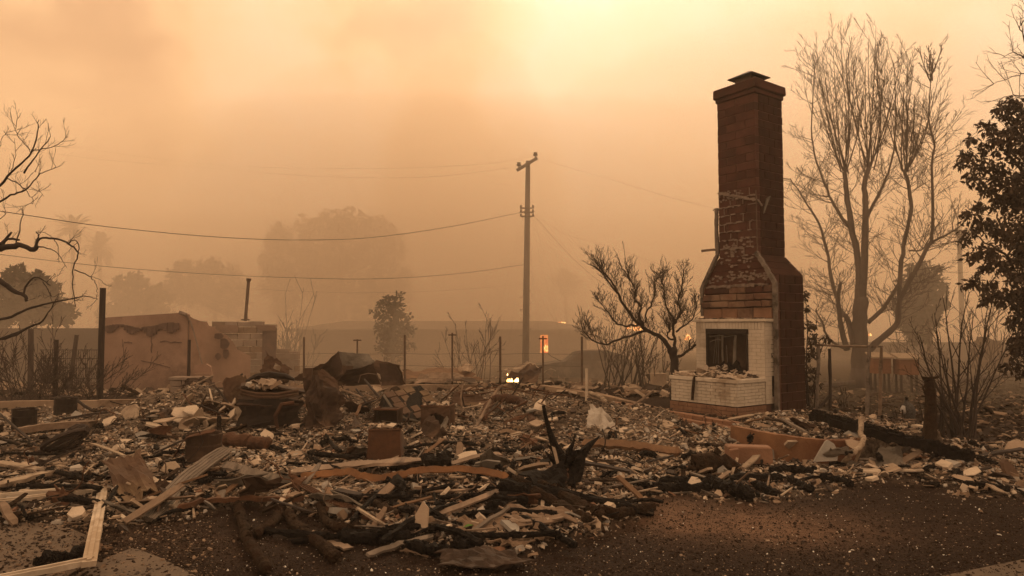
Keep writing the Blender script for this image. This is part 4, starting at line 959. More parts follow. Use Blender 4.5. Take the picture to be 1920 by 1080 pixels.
for a, b in (((402, 608), (447, 624)), ((478, 609), (517, 620))):
    m = MB(); q = [W3(a[0], a[1], 21.45), W3(b[0], a[1]+2, 21.45), W3(b[0], b[1], 21.45), W3((a[0]*.6+b[0]*.4), b[1]+1, 21.45), W3(a[0]+4, (a[1]+b[1])/2, 21.45)]; m.prism(q, (0, -.04, 0)); m.build('plaster_remnant', M['shed_pink'], sh)
m = MB()                         # soot band below the roof line, torn lath
for i in range(26):
    x = 198+i*5.4; y0 = 612-4*math.sin(i*.35)-(3 if i > 12 else 0); hh = 9+5*math.sin(i*.9)+(5 if i > 14 else 0)
    m.box(W3(x, y0+hh/2, 18.36), (.085, .02, hh*18.4/F), jit=.012)
m.build('roof_ledger', M['shed_soot'], sh)
m = MB(); m.tube([W3(341, 587, 18.3), W3(350, 592, 18.3), W3(358, 605, 18.4), W3(364, 625, 18.4), W3(372, 655, 18.4), W3(381, 690, 18.4)], [.035, .04, .03, .025, .02, .015], 5, jit=.2)
m.tube([W3(337, 586, 18.3), W3(349, 590, 18.2)], .05, 5, jit=.3); m.build('broken_rim', M['mortar'], sh)
for cx, cy, rx, ry in ((409, 668, 6, 7), (424, 663, 6, 10), (421, 644, 12, 12), (410, 630, 9, 7)):
    m = MB(); m.prism([W3(cx+rx*math.cos(a*math.pi/4)*rng.uniform(.7, 1.1), cy+ry*math.sin(a*math.pi/4)*rng.uniform(.7, 1.1), 18.4+2.1*(cx-352)/118-.10) for a in range(8)], (0, -.03, 0)); m.build('wall_breach', M['shed_soot'], sh)
m = MB(); block_wall(m, 519, 562, [(519, 655), (530, 653), (548, 656), (562, 663)], 22.5, -.4); tag(m.build('block_wall', [M['block_wall'], M['debris_tan']]), 'low crumbling block wall just right of the ruined shed', 'wall')
m = MB(); a, b = W3(460, 602, 21), W3(466, 527, 21); m.tube([a, b], .05, 8); m.tube([b, b+Vector((.01, 0, .08))], .075, 8); m.tube([a+Vector((0, 0, .02)), a+Vector((0, 0, .06))], .13, 8)
tag(m.build('vent_pipe', M['iron'], smooth=False), 'tall leaning vent pipe with cap rising from the shed wall', 'pipe')
# column block in front of the shed
m = MB(); c0 = W3(352, 712, 16.2); w = 64*16.2/F
for r in range(3): 
    for i in range(3): m.box((c0.x-w/2+(i+.5)*w/3, c0.y+.15, -.02+r*.15+.075), (w/3-.01, .35, .14), ch=.01, jit=.006)
m.box((c0.x, c0.y+.15, .47), (w+.06, .42, .07), ch=.01, jit=.008)
tag(m.build('block_pillar', M['block_wall']), 'squat block pillar stub standing before the pink shed', 'pillar')
m = MB(); p = W3(397, 706, 16.3); m.prism([W3(362, 700, 16.6), W3(364, 685, 16.6), W3(385, 682, 16.6), W3(395, 688, 16.6), W3(397, 703, 16.6)], (0, .1, 0)); tag(m.build('wall_fragment', M['shed_pink']), 'broken pink wall piece leaning behind the block pillar', 'wall piece')

# ------------------------------------------------------------------ foundation walls of the lost house
def fwall(label, pts, th=.16, hgt=.42):
    m = MB(); pts = [Vector(p) for p in pts]
    for a, b in zip(pts[:-1], pts[1:]):
        n_ = max(1, int((b-a).length/.8))
        for i in range(n_):
            p, q = a.lerp(b, i/n_), a.lerp(b, (i+1)/n_); dr = (q-p).normalized(); pr = Vector((-dr.y, dr.x, 0))*th
            dz = rng.uniform(-.008, .008); m.prism([p-Vector((0, 0, hgt)), q-Vector((0, 0, hgt)), q+Vector((0, 0, dz)), p+Vector((0, 0, dz))], pr)
    return tag(m.build('foundation_wall', M['concrete_wall']), label, 'low wall')
fwall('low concrete foundation wall running left behind the black boxes', [WZ(-120, 756, .17), WZ(18, 753, .17), WZ(262, 750, .17)])
fwall('long low foundation wall behind the shingled panel', [WZ(560, 722, .16), WZ(895, 722, .16)])
fwall('foundation wall slanting from the small fire towards the gnarled tree', [WZ(1010, 722, .14), WZ(1110, 737, .12), WZ(1200, 758, .10), WZ(1285, 781, .08)], hgt=.3)
# stepped brick footing left of the hearth
m = MB()
a, b = WZ(1150, 757, .16), WZ(1400, 800, .16); dr = (b-a).normalized(); ang = math.atan2(dr.y, dr.x); LL = (b-a).length
for r in range(4):
    off = r*.13; u = 0
    while u < LL-.05:
        w = rng.uniform(.2, .24); c_ = a+dr*(u+w/2)+Vector((dr.y, -dr.x, 0))*off
        if not (r == 0 and rng.random() < .1): m.box((c_.x, c_.y, .17-r*.062+rng.uniform(-.006, .006)), (w-.012, .13, .07), ang+rng.uniform(-.03, .03), ch=.006, jit=.004)
        u += w
tag(m.build('brick_footing', M['tan_brick']), 'stepped brick footing running into the rubble beside the hearth', 'bricks')

# ------------------------------------------------------------------ planter walls, lower right
def curbwall(name, label, tops, foots, th, mt):
    m = MB(); n = len(tops); T = smooth_line(tops, 5); Fo = smooth_line(foots, 5)
    for i in range(len(T)-1):
        a, b, c_, d_ = Fo[i], Fo[i+1], T[i+1], T[i]; dr = (b-a); pr = Vector((-dr.y, dr.x, 0)).normalized()*th
        j = Vector((0, 0, rng.uniform(-.006, .006)))
        m.add([a, b, c_+j, d_, a+pr, b+pr, c_+pr+j, d_+pr], [(0, 1, 2, 3), (7, 6, 5, 4), (3, 2, 6, 7), (4, 5, 1, 0), (0, 3, 7, 4), (1, 5, 6, 2)])
    return tag(m.build(name, mt), label, 'planter wall')
curbwall('planter_wall', 'rust orange curved planter wall holding ash, in front of the chimney', [WZ(1370, 798, .34), WZ(1440, 812, .34), WZ(1530, 824, .34), WZ(1580, 826, .34), WZ(1612, 822, .34)],
         [WZ(1368, 796, .34)-Vector((0, 0, .5)), WZ(1438, 812, .34)-Vector((0, 0, .5)), WZ(1528, 824, .34)-Vector((0, 0, .5)), WZ(1578, 826, .34)-Vector((0, 0, .5)), WZ(1612, 822, .34)-Vector((0, 0, .5))], .09, M['planter_wall'])
curbwall('planter_wall', 'lower orange planter edge right of the leaning broken post', [WZ(1600, 838, .13), WZ(1680, 850, .13), WZ(1745, 858, .10), WZ(1765, 855, .08)], [WZ(1600, 838, .13)-Vector((0, 0, .4)), WZ(1680, 850, .13)-Vector((0, 0, .4)), WZ(1745, 858, .1)-Vector((0, 0, .4)), WZ(1765, 855, .08)-Vector((0, 0, .4))], .12, M['planter_wall'])

# ------------------------------------------------------------------ utility pole and its wires
D = 31.0; b0 = W3(985, 700, D); tp = W3(990, 302, D); up_ = thing('utility_pole', 'tall wooden utility pole with a tilted crossarm in the smoke', 'pole', (b0.x, D, H(b0.x, D)))
m = MB(); m.tube([Vector((b0.x, D, H(b0.x, D)-.3)), b0.lerp(tp, .5), tp], [.17, .14, .105], 12); m.build('post', M['pole_wood'], up_, smooth=True)
ca_, cb_ = W3(970, 320, D-.4), W3(1006, 298, D+.2)
m = MB(); dr = (cb_-ca_).normalized(); rot = Matrix((dr, dr.cross(Vector((0, 0, 1))).normalized()*-1, dr.cross(dr.cross(Vector((0, 0, 1))).normalized())*-1)).transposed(); m.box((ca_+cb_)/2+Vector((0, -.12, 0)), ((cb_-ca_).length, .12, .13), rot); m.build('crossarm', M['pole_wood'], up_)
for p in (ca_+dr*.1, cb_-dr*.08):
    m = MB(); q = p+Vector((0, -.1, .06)); m.tube([q, q+Vector((0, 0, .08)), q+Vector((0, 0, .1)), q+Vector((0, 0, .16)), q+Vector((0, 0, .18)), q+Vector((0, 0, .24))], [.03, .03, .11, .10, .07, .09], 8); m.build('insulator', M['black_iron'], up_)
for y_ in (390, 398, 406):
    m = MB(); q = W3(988, y_, D-.1); m.box(q, (.62-.1*(y_ == 406), .1, .05), jit=.01); m.tube([q+Vector((-.27, 0, 0)), q+Vector((-.27, 0, .13))], [.05, .04], 6); m.tube([q+Vector((.27, 0, 0)), q+Vector((.27, 0, .13))], [.05, .04], 6); m.build('bracket', M['iron'], up_)
for i in range(8):
    m = MB(); q = W3(985+(-5 if i % 2 else 5), 545+i*12, D); m.tube([q, q+Vector((-.14 if i % 2 else .14, 0, 0))], .014, 4); m.build('step', M['iron'], up_)
def wire(label, pix, d0, d1, r=.016):
    k = len(pix); pts = smooth_line([W3(x, y, d0+(d1-d0)*i/(k-1)) for i, (x, y) in enumerate(pix)], 8); m = MB(); m.tube(pts, r*(.55 if r > .015 else .3), 4)
    tag(m.build('overhead_wire', M['black_iron']), label, 'wire')
wire('long cable sagging from the pole brackets out of the left edge', [(986, 396), (850, 424), (700, 445), (560, 450), (400, 444), (200, 425), (60, 405), (-80, 383)], 31, 17, .02)
wire('middle cable crossing the smoky far tree to the left edge', [(984, 496), (850, 514), (690, 523), (500, 519), (330, 510), (180, 498), (40, 482), (-80, 466)], 31, 24, .019)
wire('lowest faint cable left of the utility pole', [(984, 532), (900, 540), (780, 547), (650, 549), (540, 545), (440, 540)], 31, 34, .014)
wire('faint upper line running left from the lower insulator', [(975, 312), (800, 332), (600, 331), (400, 316), (200, 300), (100, 288), (-40, 274)], 31, 46, .012)
wire('faint upper line running left from the higher insulator', [(1002, 292), (900, 308), (700, 316), (450, 312), (300, 298), (140, 276), (-40, 250)], 31, 46, .012)
wire('faint line from the crossarm towards the chimney', [(1004, 293), (1060, 312), (1140, 335), (1250, 368), (1345, 392)], 31, 27, .011)
wire('drop cable slanting down right from the pole brackets', [(996, 398), (1020, 425), (1060, 470), (1100, 508), (1150, 545), (1210, 575), (1320, 620)], 31, 24, .014)
wire('drop cable running right with a splice lump', [(996, 396), (1035, 425), (1070, 443), (1130, 458), (1200, 482), (1300, 520)], 31, 27, .011)
for i, (pa, pb, lab) in enumerate((((982, 400), (935, 590), 'left guy wire, outermost on the pole'), ((984, 402), (945, 600), 'left guy wire, second from the outside'), ((986, 408), (962, 590), 'left guy wire nearest the pole'),
                              ((992, 408), (1008, 600), 'right guy wire nearest the pole'), ((996, 402), (1040, 590), 'right guy wire slanting outward'), ((994, 508), (1046, 612), 'guy wire from the middle of the pole down right'), ((1000, 400), (1030, 500), 'short slack drop wire right of the brackets'))):
    wire(lab, [pa, ((pa[0]+pb[0])/2-2, (pa[1]+pb[1])/2+4), pb, (pb[0]+(pb[0]-pa[0])*.3, pb[1]+(pb[1]-pa[1])*.3)], 31, 31.4, .009)
# far pole, right
D = 42; g_ = W3(1806, 660, D); fp = thing('utility_pole', 'distant utility pole left of the dark leafy tree', 'pole', (g_.x, D, H(g_.x, D)))
m = MB(); m.tube([(g_.x, D, H(g_.x, D)-.2), W3(1798, 432, D)], [.16, .12], 8); m.build('post', M['pole_wood'], fp)
m = MB(); q = W3(1792, 433, D-.2); m.box(q, (1.1, .12, .12), .2); m.build('crossarm', M['pole_wood'], fp)
wire('line passing the distant pole at the right', [(1660, 572), (1760, 566), (1800, 562), (1900, 556), (1980, 552)], 44, 40, .014)

# ------------------------------------------------------------------ far building with a burning doorway
D = 44; far = thing('far_building', 'long low dark building with a burning doorway beyond the pole', 'building', (W3(880, 690, D).x, D, -.8))
m = MB(); x0, x1 = W3(560, 650, D).x, W3(1100, 650, D).x; xa, xb = W3(1013, 650, D).x, W3(1028, 650, D).x; zt = 1.45; zd0, zd1 = W3(1020, 662, D).z, W3(1020, 628, D).z
for a, b, z0, z1 in ((x0, xa, -1, zt), (xb, x1, -1, zt), (xa, xb, -1, zd0), (xa, xb, zd1, zt)): m.box(((a+b)/2, D+.15, (z0+z1)/2), (b-a, .3, z1-z0))
m.build('front_wall', M['far_wall'], far)
m = MB(); m.add([(x0-.6, D-.7, zt), (x1+.6, D-.7, zt), (x1-2, D+4, zt+.55), (x0+2, D+4, zt+.55), (x0-.6, D-.7, zt-.15), (x1+.6, D-.7, zt-.15), (x1+.6, D+8, zt-.15), (x0-.6, D+8, zt-.15)], [(0, 1, 2, 3), (0, 4, 5, 1), (4, 7, 6, 5), (0, 3, 7, 4), (1, 5, 6, 2), (3, 2, 6, 7)]); m.build('roof', M['far_wall'], far)
m = MB(); m.box(((xa+xb)/2, D+.8, (zd0+zd1)/2), (xb-xa+.3, .05, zd1-zd0+.2)); m.build('burning_interior', M['window_glow'], far)
# flames
def flame(label, px, py, d, w, hh, mt, n=5):
    p = W3(px, py, d); m = MB()
    for i in range(n):
        a = p+Vector((rng.uniform(-w, w)/2, rng.uniform(-.1, .1)*w, 0)); k = rng.uniform(.45, 1)*hh; l = rng.uniform(-.25, .25)*k; r = w*(.2 if n < 8 else .1)
        m.tube([a, a+Vector((l*.2, 0, k*.3)), a+Vector((l, 0, k*.65)), a+Vector((l*.6, 0, k))], [r*.7, r, r*.55, r*.05], 6, jit=.25)
    return tag(m.build('flame', M[mt], smooth=True), label, 'flame')
flame('bright white-orange flame burning in the rubble left of centre wall', 961, 716, 17.2, .26, .11, 'flame', 20)
flame('small tongue of fire just above the bright rubble flame', 952, 704, 17.6, .06, .06, 'flame', 2)
flame('flames low in the burning doorway', 1024, 659, 44.5, .3, .8, 'flame_far', 7)
for lab, x, y, w_, h_ in (('small distant fire left of the gnarled tree crown', 1054, 606, .5, .14), ('distant fire behind the gnarled tree, left one', 1178, 617, .4, .35), ('distant fire behind the gnarled tree, larger one', 1200, 620, .9, .6),
                          ('distant fire glow just left of the white surround', 1294, 638, .6, .6), ('distant low fire at the edge of the hearth', 1305, 686, .7, .4), ('small distant fire under the tall bare tree', 1628, 630, .4, .25), ('yellow distant fire above the wooden hutches', 1684, 668, .35, .5), ('thin distant fire right of the hutches', 1712, 681, .5, .15)):
    flame(lab, x, y, 48, w_, h_, 'flame_far', 4)

# ------------------------------------------------------------------ burnt-out car
D = 30.5; c0 = W3(1090, 700, D); cz = H(c0.x, D); car = thing('burnt_car', 'burnt-out grey car with ash-paled roof behind the wire fence', 'car', (c0.x, D, cz))
def car_pt(x, y, z): return Vector((c0.x+x, D+y, cz+z))
prof = [(-2.05, .30), (-2.08, .62), (-1.95, .80), (-1.2, .92), (-.75, .96), (-.30, 1.33), (.25, 1.42), (1.1, 1.40), (1.75, 1.25), (2.05, .98), (2.12, .6), (2.08, .32), (1.7, .28), (1.62, .55), (1.35, .68), (1.05, .60), (.92, .28), (-1.0, .28), (-1.1, .58), (-1.38, .68), (-1.66, .56), (-1.75, .28)]
m = MB(); n = len(prof)
fr = [car_pt(x, -.85 if z < 1.0 else -.85+(z-1)*.5, z) for x, z in prof]; bk = [car_pt(x, .85 if z < 1.0 else .85-(z-1)*.5, z) for x, z in prof]
m.add(fr+bk, [tuple(range(n)), tuple(range(2*n-1, n-1, -1))]+[(i, n+i, n+(i+1) % n, (i+1) % n) for i in range(n)]); m.build('body', M['car_paint'], car)
for pl in ([(-.55, 1.0), (-.22, 1.28), (.3, 1.35), (.35, 1.0)], [(.45, 1.0), (.42, 1.35), (1.1, 1.33), (1.5, 1.2), (1.6, 1.0)]):
    m = MB(); m.prism([car_pt(x, -.87+(z-1)*.5, z) for x, z in pl], (0, .01, 0)); m.build('window_opening', M['black_iron'], car)
for x in (-1.38, 1.34):
    m = MB(); m.tube([car_pt(x, -.84, .32), car_pt(x, -.62, .32)], .31, 16); w_ = m.build('wheel', M['car_paint'], car)
    m = MB()
    for i in range(5):
        a = i*2*math.pi/5; m.tube([car_pt(x, -.86, .32), car_pt(x+.26*math.cos(a), -.86, .32+.26*math.sin(a))], .035, 4)
    m.build('spokes', M['iron'], w_)
m = MB(); m.box(car_pt(.7, -.87, .82), (.5, .02, .03)); m.build('door_handle', M['iron'], car)
m = MB(); m.box(car_pt(.3, 0, 1.44), (1.5, 1.1, .02), jit=.02); m.build('ashen_roof', M['plaster_tan'], car)
m = MB(); m.tube([car_pt(-.9, -.3, .95), car_pt(-1.3, -.4, 1.15), car_pt(-1.5, -.4, 1.3)], .02, 4); m.build('bent_trim', M['black_iron'], car)
# tub
D = 19.2; p = W3(1234, 712, D); m = MB(); m.tube([(p.x, D, H(p.x, D)-.05), (p.x, D, H(p.x, D)+.40)], [.21, .22], 16); m.tube([(p.x, D, H(p.x, D)+.40), (p.x, D, H(p.x, D)+.43)], .235, 16); m.tube([(p.x-.1, D, H(p.x, D)+.42), (p.x-.08, D, H(p.x, D)+.52)], .03, 5)
tag(m.build('tub', M['plaster_tan']), 'pale round tub standing behind the gnarled tree', 'tub')

# ------------------------------------------------------------------ fences
def post(label, px, py0, py1, d, r, mt='iron', lean=0, cross=None, name='fence_post', group=None, n=6):
    p = W3(px, py1, d); q = W3(px+lean, py0, d); m = MB(); foot = Vector((p.x, d, H(p.x, d)-.15)); m.tube([foot, foot.lerp(q, .5), q], [r*1.05, r, r*.95], n)
    if cross: a = W3(px+lean, py0+cross, d-.03); m.box(a, (.22, .04, .035), rng.uniform(-.2, .2))
    return tag(m.build(name, M[mt]), label, 'post', group)
for px, y0, cr, lab in ((570, 632, None, 'thin wire fence post, nearest the ruined shed'), (670, 636, 2, 'wire fence post with a short crosspiece above the crumpled sheets'), (759, 628, None, 'wire fence post right of the crumpled brown sheets'), (848, 624, 4, 'wire fence post with small crosspiece beside the pale bare shrub'),
                        (938, 631, None, 'wire fence post just left of the utility pole'), (1018, 630, 5, 'wire fence post with crosspiece against the burning doorway'), (1091, 631, None, 'wire fence post in front of the burnt car')):
    post(lab, px, y0, 712, 18.9, .032 if cr is None else .026, 'iron', cross=cr, group='wire fence posts')
for k, z in enumerate((.28, .62, .95)):
    m = MB(); pts = []
    for px in range(560, 1105, 22): q = W3(px, 690, 18.86); pts.append((q.x, q.y, z+.012*math.sin(px*.05+k)-.02))
    m.tube(pts, .0045, 3); tag(m.build('fence_wire', M['iron']), ('lowest', 'middle', 'top')[k]+' strand of wire strung along the thin fence posts', 'wire')
post('tall dark round post standing before the left corner of the pink shed', 187, 540, 748, 15.9, .068, 'bark_dark', lean=6, n=10, group=None)
post('thin dark stake in front of the pink shed', 354, 637, 700, 16.6, .038, 'bark_dark', lean=1)
post('dark stake at the left, in front of the mesh fence', 103, 637, 745, 15.2, .045, 'bark_dark', lean=3)
post('leaning stake behind the mesh fence', 128, 628, 720, 17.0, .05, 'bark', lean=16)
post('faint post left of the mesh fence', 58, 617, 730, 16.2, .06, 'bark')
m = MB()
for i in range(27): 
    x = 78+i*4.1; a = W3(x, 656+.0*i, 17.4); b = W3(x, 738, 17.4); m.tube([a, b], .006, 3)
for y in (656, 672, 690, 710): m.tube([W3(76, y, 17.4), W3(188, y, 17.4)], .009, 3)
tag(m.build('mesh_fence', M['bark_dark']), 'dark rectangular wire mesh fence panel left of the tall post', 'fence')
m = MB(); a = W3(60, 622, 24); b = W3(190, 620, 24); m.box(((a.x+b.x)/2-1, 24, .6), (b.x-a.x+3, .2, 2.0)); tag(m.build('far_shed', M['far_wall']), 'low hazy shed wall behind the mesh fence at left', 'building')
# pale stub and leaning pipe in the middle
post('short pale capped stake standing in the rubble before the burnt car', 1100, 691, 772, 14.6, .032, 'plaster', n=8)
m = MB(); m.tube([WZ(1170, 770, .12), WZ(1200, 752, .2), W3(1224, 733, 14.9)], [.022, .026, .03], 6, jit=.15); tag(m.build('charred_pole', M['wood']), 'leaning burnt pole between the pale stake and the gnarled tree', 'pole')
# wooden frame of posts right of the chimney
def bpost(label, px0, py0, px1, py1, d, r, mt):
    a = W3(px0, py0, d); b = W3(px1, py1, d); b.z = H(b.x, b.y)-.08; m = MB(); n = 7
    m.tube([b.lerp(a, i/n)+rv(.005) for i in range(n+1)], [r*rng.uniform(.8, 1.1) for _ in range(n+1)], 5, jit=.12)
    return tag(m.build('wooden_post', M[mt]), label, 'post', 'posts of the burnt wooden frame')
bpost('first weathered frame post right of the chimney', 1535, 645, 1531, 772, 13.9, .035, 'wood_grey'); bpost('second, darker frame post right of the chimney', 1556, 653, 1556, 770, 13.9, .035, 'bark_dark')
bpost('frame post burnt black at the top, left of the hutches', 1629, 648, 1625, 790, 12.6, .035, 'wood_grey'); bpost('frame post in front of the wooden hutches', 1652, 652, 1649, 780, 13.2, .033, 'wood')
m = MB(); m.tube([W3(1530, 646, 13.9), W3(1570, 649, 13.6), W3(1629, 650, 12.6), W3(1655, 650, 13.2)], [.02, .028, .03, .015], 5, jit=.15); tag(m.build('top_rail', M['wood']), 'thin rail across the tops of the burnt wooden posts', 'rail')
m = MB(); m.tube([W3(1536, 766, 13.8), W3(1556, 742, 13.9)], .03, 5, jit=.2); tag(m.build('brace', M['bark_dark']), 'short slanting brace at the foot of the first frame posts', 'brace')

# ------------------------------------------------------------------ hutches
def hutch(label, px, py, d, w, hh, ang):
    c_ = W3(px, py, d); gz_ = c_.z; o = thing('hutch', label, 'hutch', (c_.x, c_.y, gz_), 'orange wooden hutches'); rot = Matrix.Rotation(ang, 3, 'Z'); L3 = lambda x, y, z: c_+rot@Vector((x, y, z)); dp = .42
    m = MB(); m.box(L3(0, 0, .45+hh/2), (w, dp, hh), rot); m.build('box', M['hutch'], o)
    m = MB(); m.add([L3(-w/2-.02, -dp/2-.04, .45+hh), L3(w/2+.05, -dp/2-.08, .45+hh), L3(w/2+.05, dp/2+.05, .45+hh+.12), L3(-w/2-.05, dp/2+.05, .45+hh+.12), L3(-w/2-.02, -dp/2-.04, .49+hh), L3(w/2+.05, -dp/2-.08, .49+hh), L3(w/2+.05, dp/2+.05, .49+hh+.12), L3(-w/2-.05, dp/2+.05, .49+hh+.12)],
                   [(3, 2, 1, 0), (4, 5, 6, 7), (0, 1, 5, 4), (1, 2, 6, 5), (2, 3, 7, 6), (3, 0, 4, 7)]); m.build('roof', M['hutch_roof'], o)
    for x in (-1, 1):
        for y in (-1, 1): m = MB(); m.box(L3(x*(w/2-.05), y*(dp/2-.05), .2), (.05, .05, .5), rot); m.build('leg', M['bark_dark'], o)
    m = MB(); m.box(L3(.25*w, -dp/2-.012, .45+hh/2), (w*.35, .02, hh*.7), rot); m.build('door', M['hutch'], o)
hutch('left orange wooden hutch on legs, partly behind a frame post', 1650, 730, 19.5, .46, .42, -.12); hutch('right orange wooden hutch on legs with pale roof', 1700, 733, 19.2, .50, .42, -.12)
# charred standing post with curled top
m = MB(); b = G(1743, 850); D = b.y; m.tube([b-Vector((0, 0, .1)), W3(1743, 820, D), W3(1745, 780, D), W3(1745, 735, D), W3(1743, 712, D)], [.085, .085, .078, .062, .055], 9, jit=.08)
m.box(W3(1743, 709, D), (.16, .1, .03), .3, jit=.02); m.tube([W3(1737, 716, D-.03), W3(1731, 728, D-.06), W3(1736, 740, D-.05)], .014, 4, jit=.3); m.tube([W3(1738, 745, D), W3(1728, 742, D)], .012, 4)
tag(m.build('charred_post', M['char_log']), 'thick charred post with a ragged curled top at right', 'post')
# grey bird standing on the ground
D = 12.2; g_ = W3(1702, 800, D); gb = thing('bird', 'grey speckled round-backed bird standing left of the charred post', 'bird', (g_.x, D, H(g_.x, D)))
m = MB(); zb = H(g_.x, D); bp_ = lambda px, py, r, dd=0: (W3(px, py, D+dd), r)
prof = [bp_(1706, 801, .012, -.0), bp_(1706, 793, .05), bp_(1705, 783, .095), bp_(1704, 772, .115), bp_(1702, 763, .10), bp_(1700, 757, .06), bp_(1699, 753, .026), bp_(1699.5, 749, .022), bp_(1699.5, 747, .03), bp_(1699.5, 744.5, .018)]
m.tube([p for p, r in prof], [r for p, r in prof], 12); m.build('body', M['feather'], gb, smooth=True)
m = MB(); m.tube([W3(1694, 762, D-.06), W3(1692.5, 768, D-.09), W3(1696, 776, D-.1)], [.03, .045, .03], 8); m.build('breast', M['feather_pale'], gb, smooth=True)
m = MB(); m.tube([W3(1699.5, 749, D-.03), W3(1699.5, 746, D-.03), W3(1699.5, 743, D)], [.02, .028, .008], 8); m.tube([W3(1698, 747, D-.03), W3(1696, 748, D-.06)], [.01, .003], 5); m.build('head', M['black_iron'], gb, smooth=True)
for k in (-1, 1):
    m = MB(); q = W3(1705+k*3, 797, D); m.tube([q, Vector((q.x, q.y, zb))], .008, 5); m.tube([Vector((q.x, q.y, zb+.005)), Vector((q.x-.02, q.y-.05, zb+.003))], .006, 4); m.build('leg', M['black_iron'], gb)
post('thin burnt stake beside the grey bird', 1692, 768, 803, 11.9, .016, 'bark_dark', n=5)
# back yard wrecks on the right, in smoke
D = 30
for lab, x0, x1, yt, yb, mt in (('low heap of burnt boards behind the hutches', 1712, 1760, 655, 690, 'wood_grey'), ('dark wrecked machine under the far pole', 1838, 1876, 626, 660, 'brown_metal')):
    m = MB(); a, b = W3(x0, yb, D), W3(x1, yb, D); zt = W3(x0, yt, D).z
    for i in range(9): 
        x = rng.uniform(a.x, b.x); m.box((x, D+rng.uniform(-.4, .4), rng.uniform(-.1, zt-.4)), (rng.uniform(.5, 1.2), .5, rng.uniform(.1, .6)), Matrix.Rotation(rng.uniform(-.4, .4), 3, 'Y'), jit=.06)
    tag(m.build('wreckage', M[mt]), lab, 'wreckage')
m = MB(); a, b = W3(1560, 672, 38), W3(2050, 668, 38); m.box(((a.x+b.x)/2, 38, .1), (b.x-a.x, .2, 1.3), jit=.05); tag(m.build('far_fence', M['far_wall']), 'hazy low fence across the back of the right yard', 'fence')
m = MB(); a, b = WZ(1540, 728, -.1), WZ(1602, 724, -.1); m.tube([a+Vector((0, 0, .08)), b+Vector((0, 0, .1))], [.07, .08], 7, jit=.15); tag(m.build('fallen_trunk', M['bark']), 'fallen trunk lying left of the tall bare tree', 'log')
m = MB(); a, b = WZ(1790, 722, .0), WZ(1925, 712, .0); m.tube([a+Vector((0, 0, .1)), a.lerp(b, .5)+Vector((0, 0, .16)), b+Vector((0, 0, .2))], [.06, .08, .09], 7, jit=.15); tag(m.build('fallen_trunk', M['bark']), 'fallen trunk lying under the leafy tree at right', 'log')
# ------------------------------------------------------------------ single pieces lying in the ruin
def up_pt(px, py, z=.0):
    p = G(px, py); p.z += z; return p
def plank(name, label, cat, pts, w, th, mt, roll=0, n=12, warp=.01, ends=.4, group=None, ridges=0):
    """board through 3D points, w wide across, th thick"""
    P = smooth_line([Vector(p) for p in pts], max(2, n//(len(pts)-1))); k = len(P); m = MB(); vs = []; c = 4
    for i, p in enumerate(P):
        t = (P[min(i+1, k-1)]-P[max(i-1, 0)]).normalized(); s = t.cross(Vector((0, 0, 1))); s = s.normalized() if s.length > .1 else Vector((1, 0, 0))
        s = Matrix.Rotation(roll+rng.uniform(-.03, .03), 3, t)@s; u = s.cross(t).normalized(); e = 1
        if i in (0, k-1): e = 1-ends*rng.random()
        j = rv(warp*.3)
        for a, b in ((-1, -1), (1, -1), (1, 1), (-1, 1)):
            vs.append(p+j+s*a*w/2*e*(rng.uniform(.95, 1.05) if n < 14 else rng.uniform(.72, 1.12))+u*b*th/2+t*(rng.uniform(-1, 1)*ends*w*.6 if i in (0, k-1) else 0))
    fs = [(i*4+q, i*4+(q+1) % 4, i*4+4+(q+1) % 4, i*4+4+q) for i in range(k-1) for q in range(4)]+[(3, 2, 1, 0), tuple(range(4*k-4, 4*k))]
    m.add(vs, fs)
    for r in range(ridges):
        off = (r+.5)/ridges-.5; line = []
        for i in range(k):
            a, b = vs[i*4+3], vs[i*4+2]; line.append(a.lerp(b, .5+off*.85)+Vector((0, 0, .004)))
        m.tube(line, w*.04, 4)
    return tag(m.build(name, M[mt]), label, cat, group)
def log(label, pts, r, mt='char_log', name='charred_log', cat='log', group=None, jit=.16, n=9, rough=.22, sub=8):
    P = smooth_line([Vector(p) for p in pts], sub, r*.13); k = len(P); m = MB(); vs = []
    u = None; ph = rng.uniform(0, 9)
    for i, p in enumerate(P):
        t = (P[min(i+1, k-1)]-P[max(i-1, 0)]).normalized()
        u = t.orthogonal().normalized() if u is None else (u-t*u.dot(t)).normalized(); v = t.cross(u); e = .8 if i in (0, k-1) else 1
        for a in range(n):
            an = 2*math.pi*a/n; rr = r*e*(1+rough*rng.uniform(-1, .8)+.08*math.sin(i*.9+ph)); vs.append(p+(u*math.cos(an)+v*math.sin(an))*rr)
    fs = [(i*n+a, i*n+(a+1) % n, (i+1)*n+(a+1) % n, (i+1)*n+a) for i in range(k-1) for a in range(n)]
    m.add(vs+[P[0]+(P[0]-P[1])*.2, P[-1]+(P[-1]-P[-2])*.2], fs+[((a+1) % n, a, k*n) for a in range(n)]+[((k-1)*n+a, (k-1)*n+(a+1) % n, k*n+1) for a in range(n)])
    for _ in range(int(k*2) if 'char' in mt else 0):   # flaked char lumps
        i = rng.randrange(k); m.box(P[i]+rv(r*.5), (r*.5, r*.4, r*.5), Matrix.Rotation(rng.uniform(0, 3), 3, rv().normalized()), jit=r*.12)
    return tag(m.build(name, M[mt]), label, cat, group)
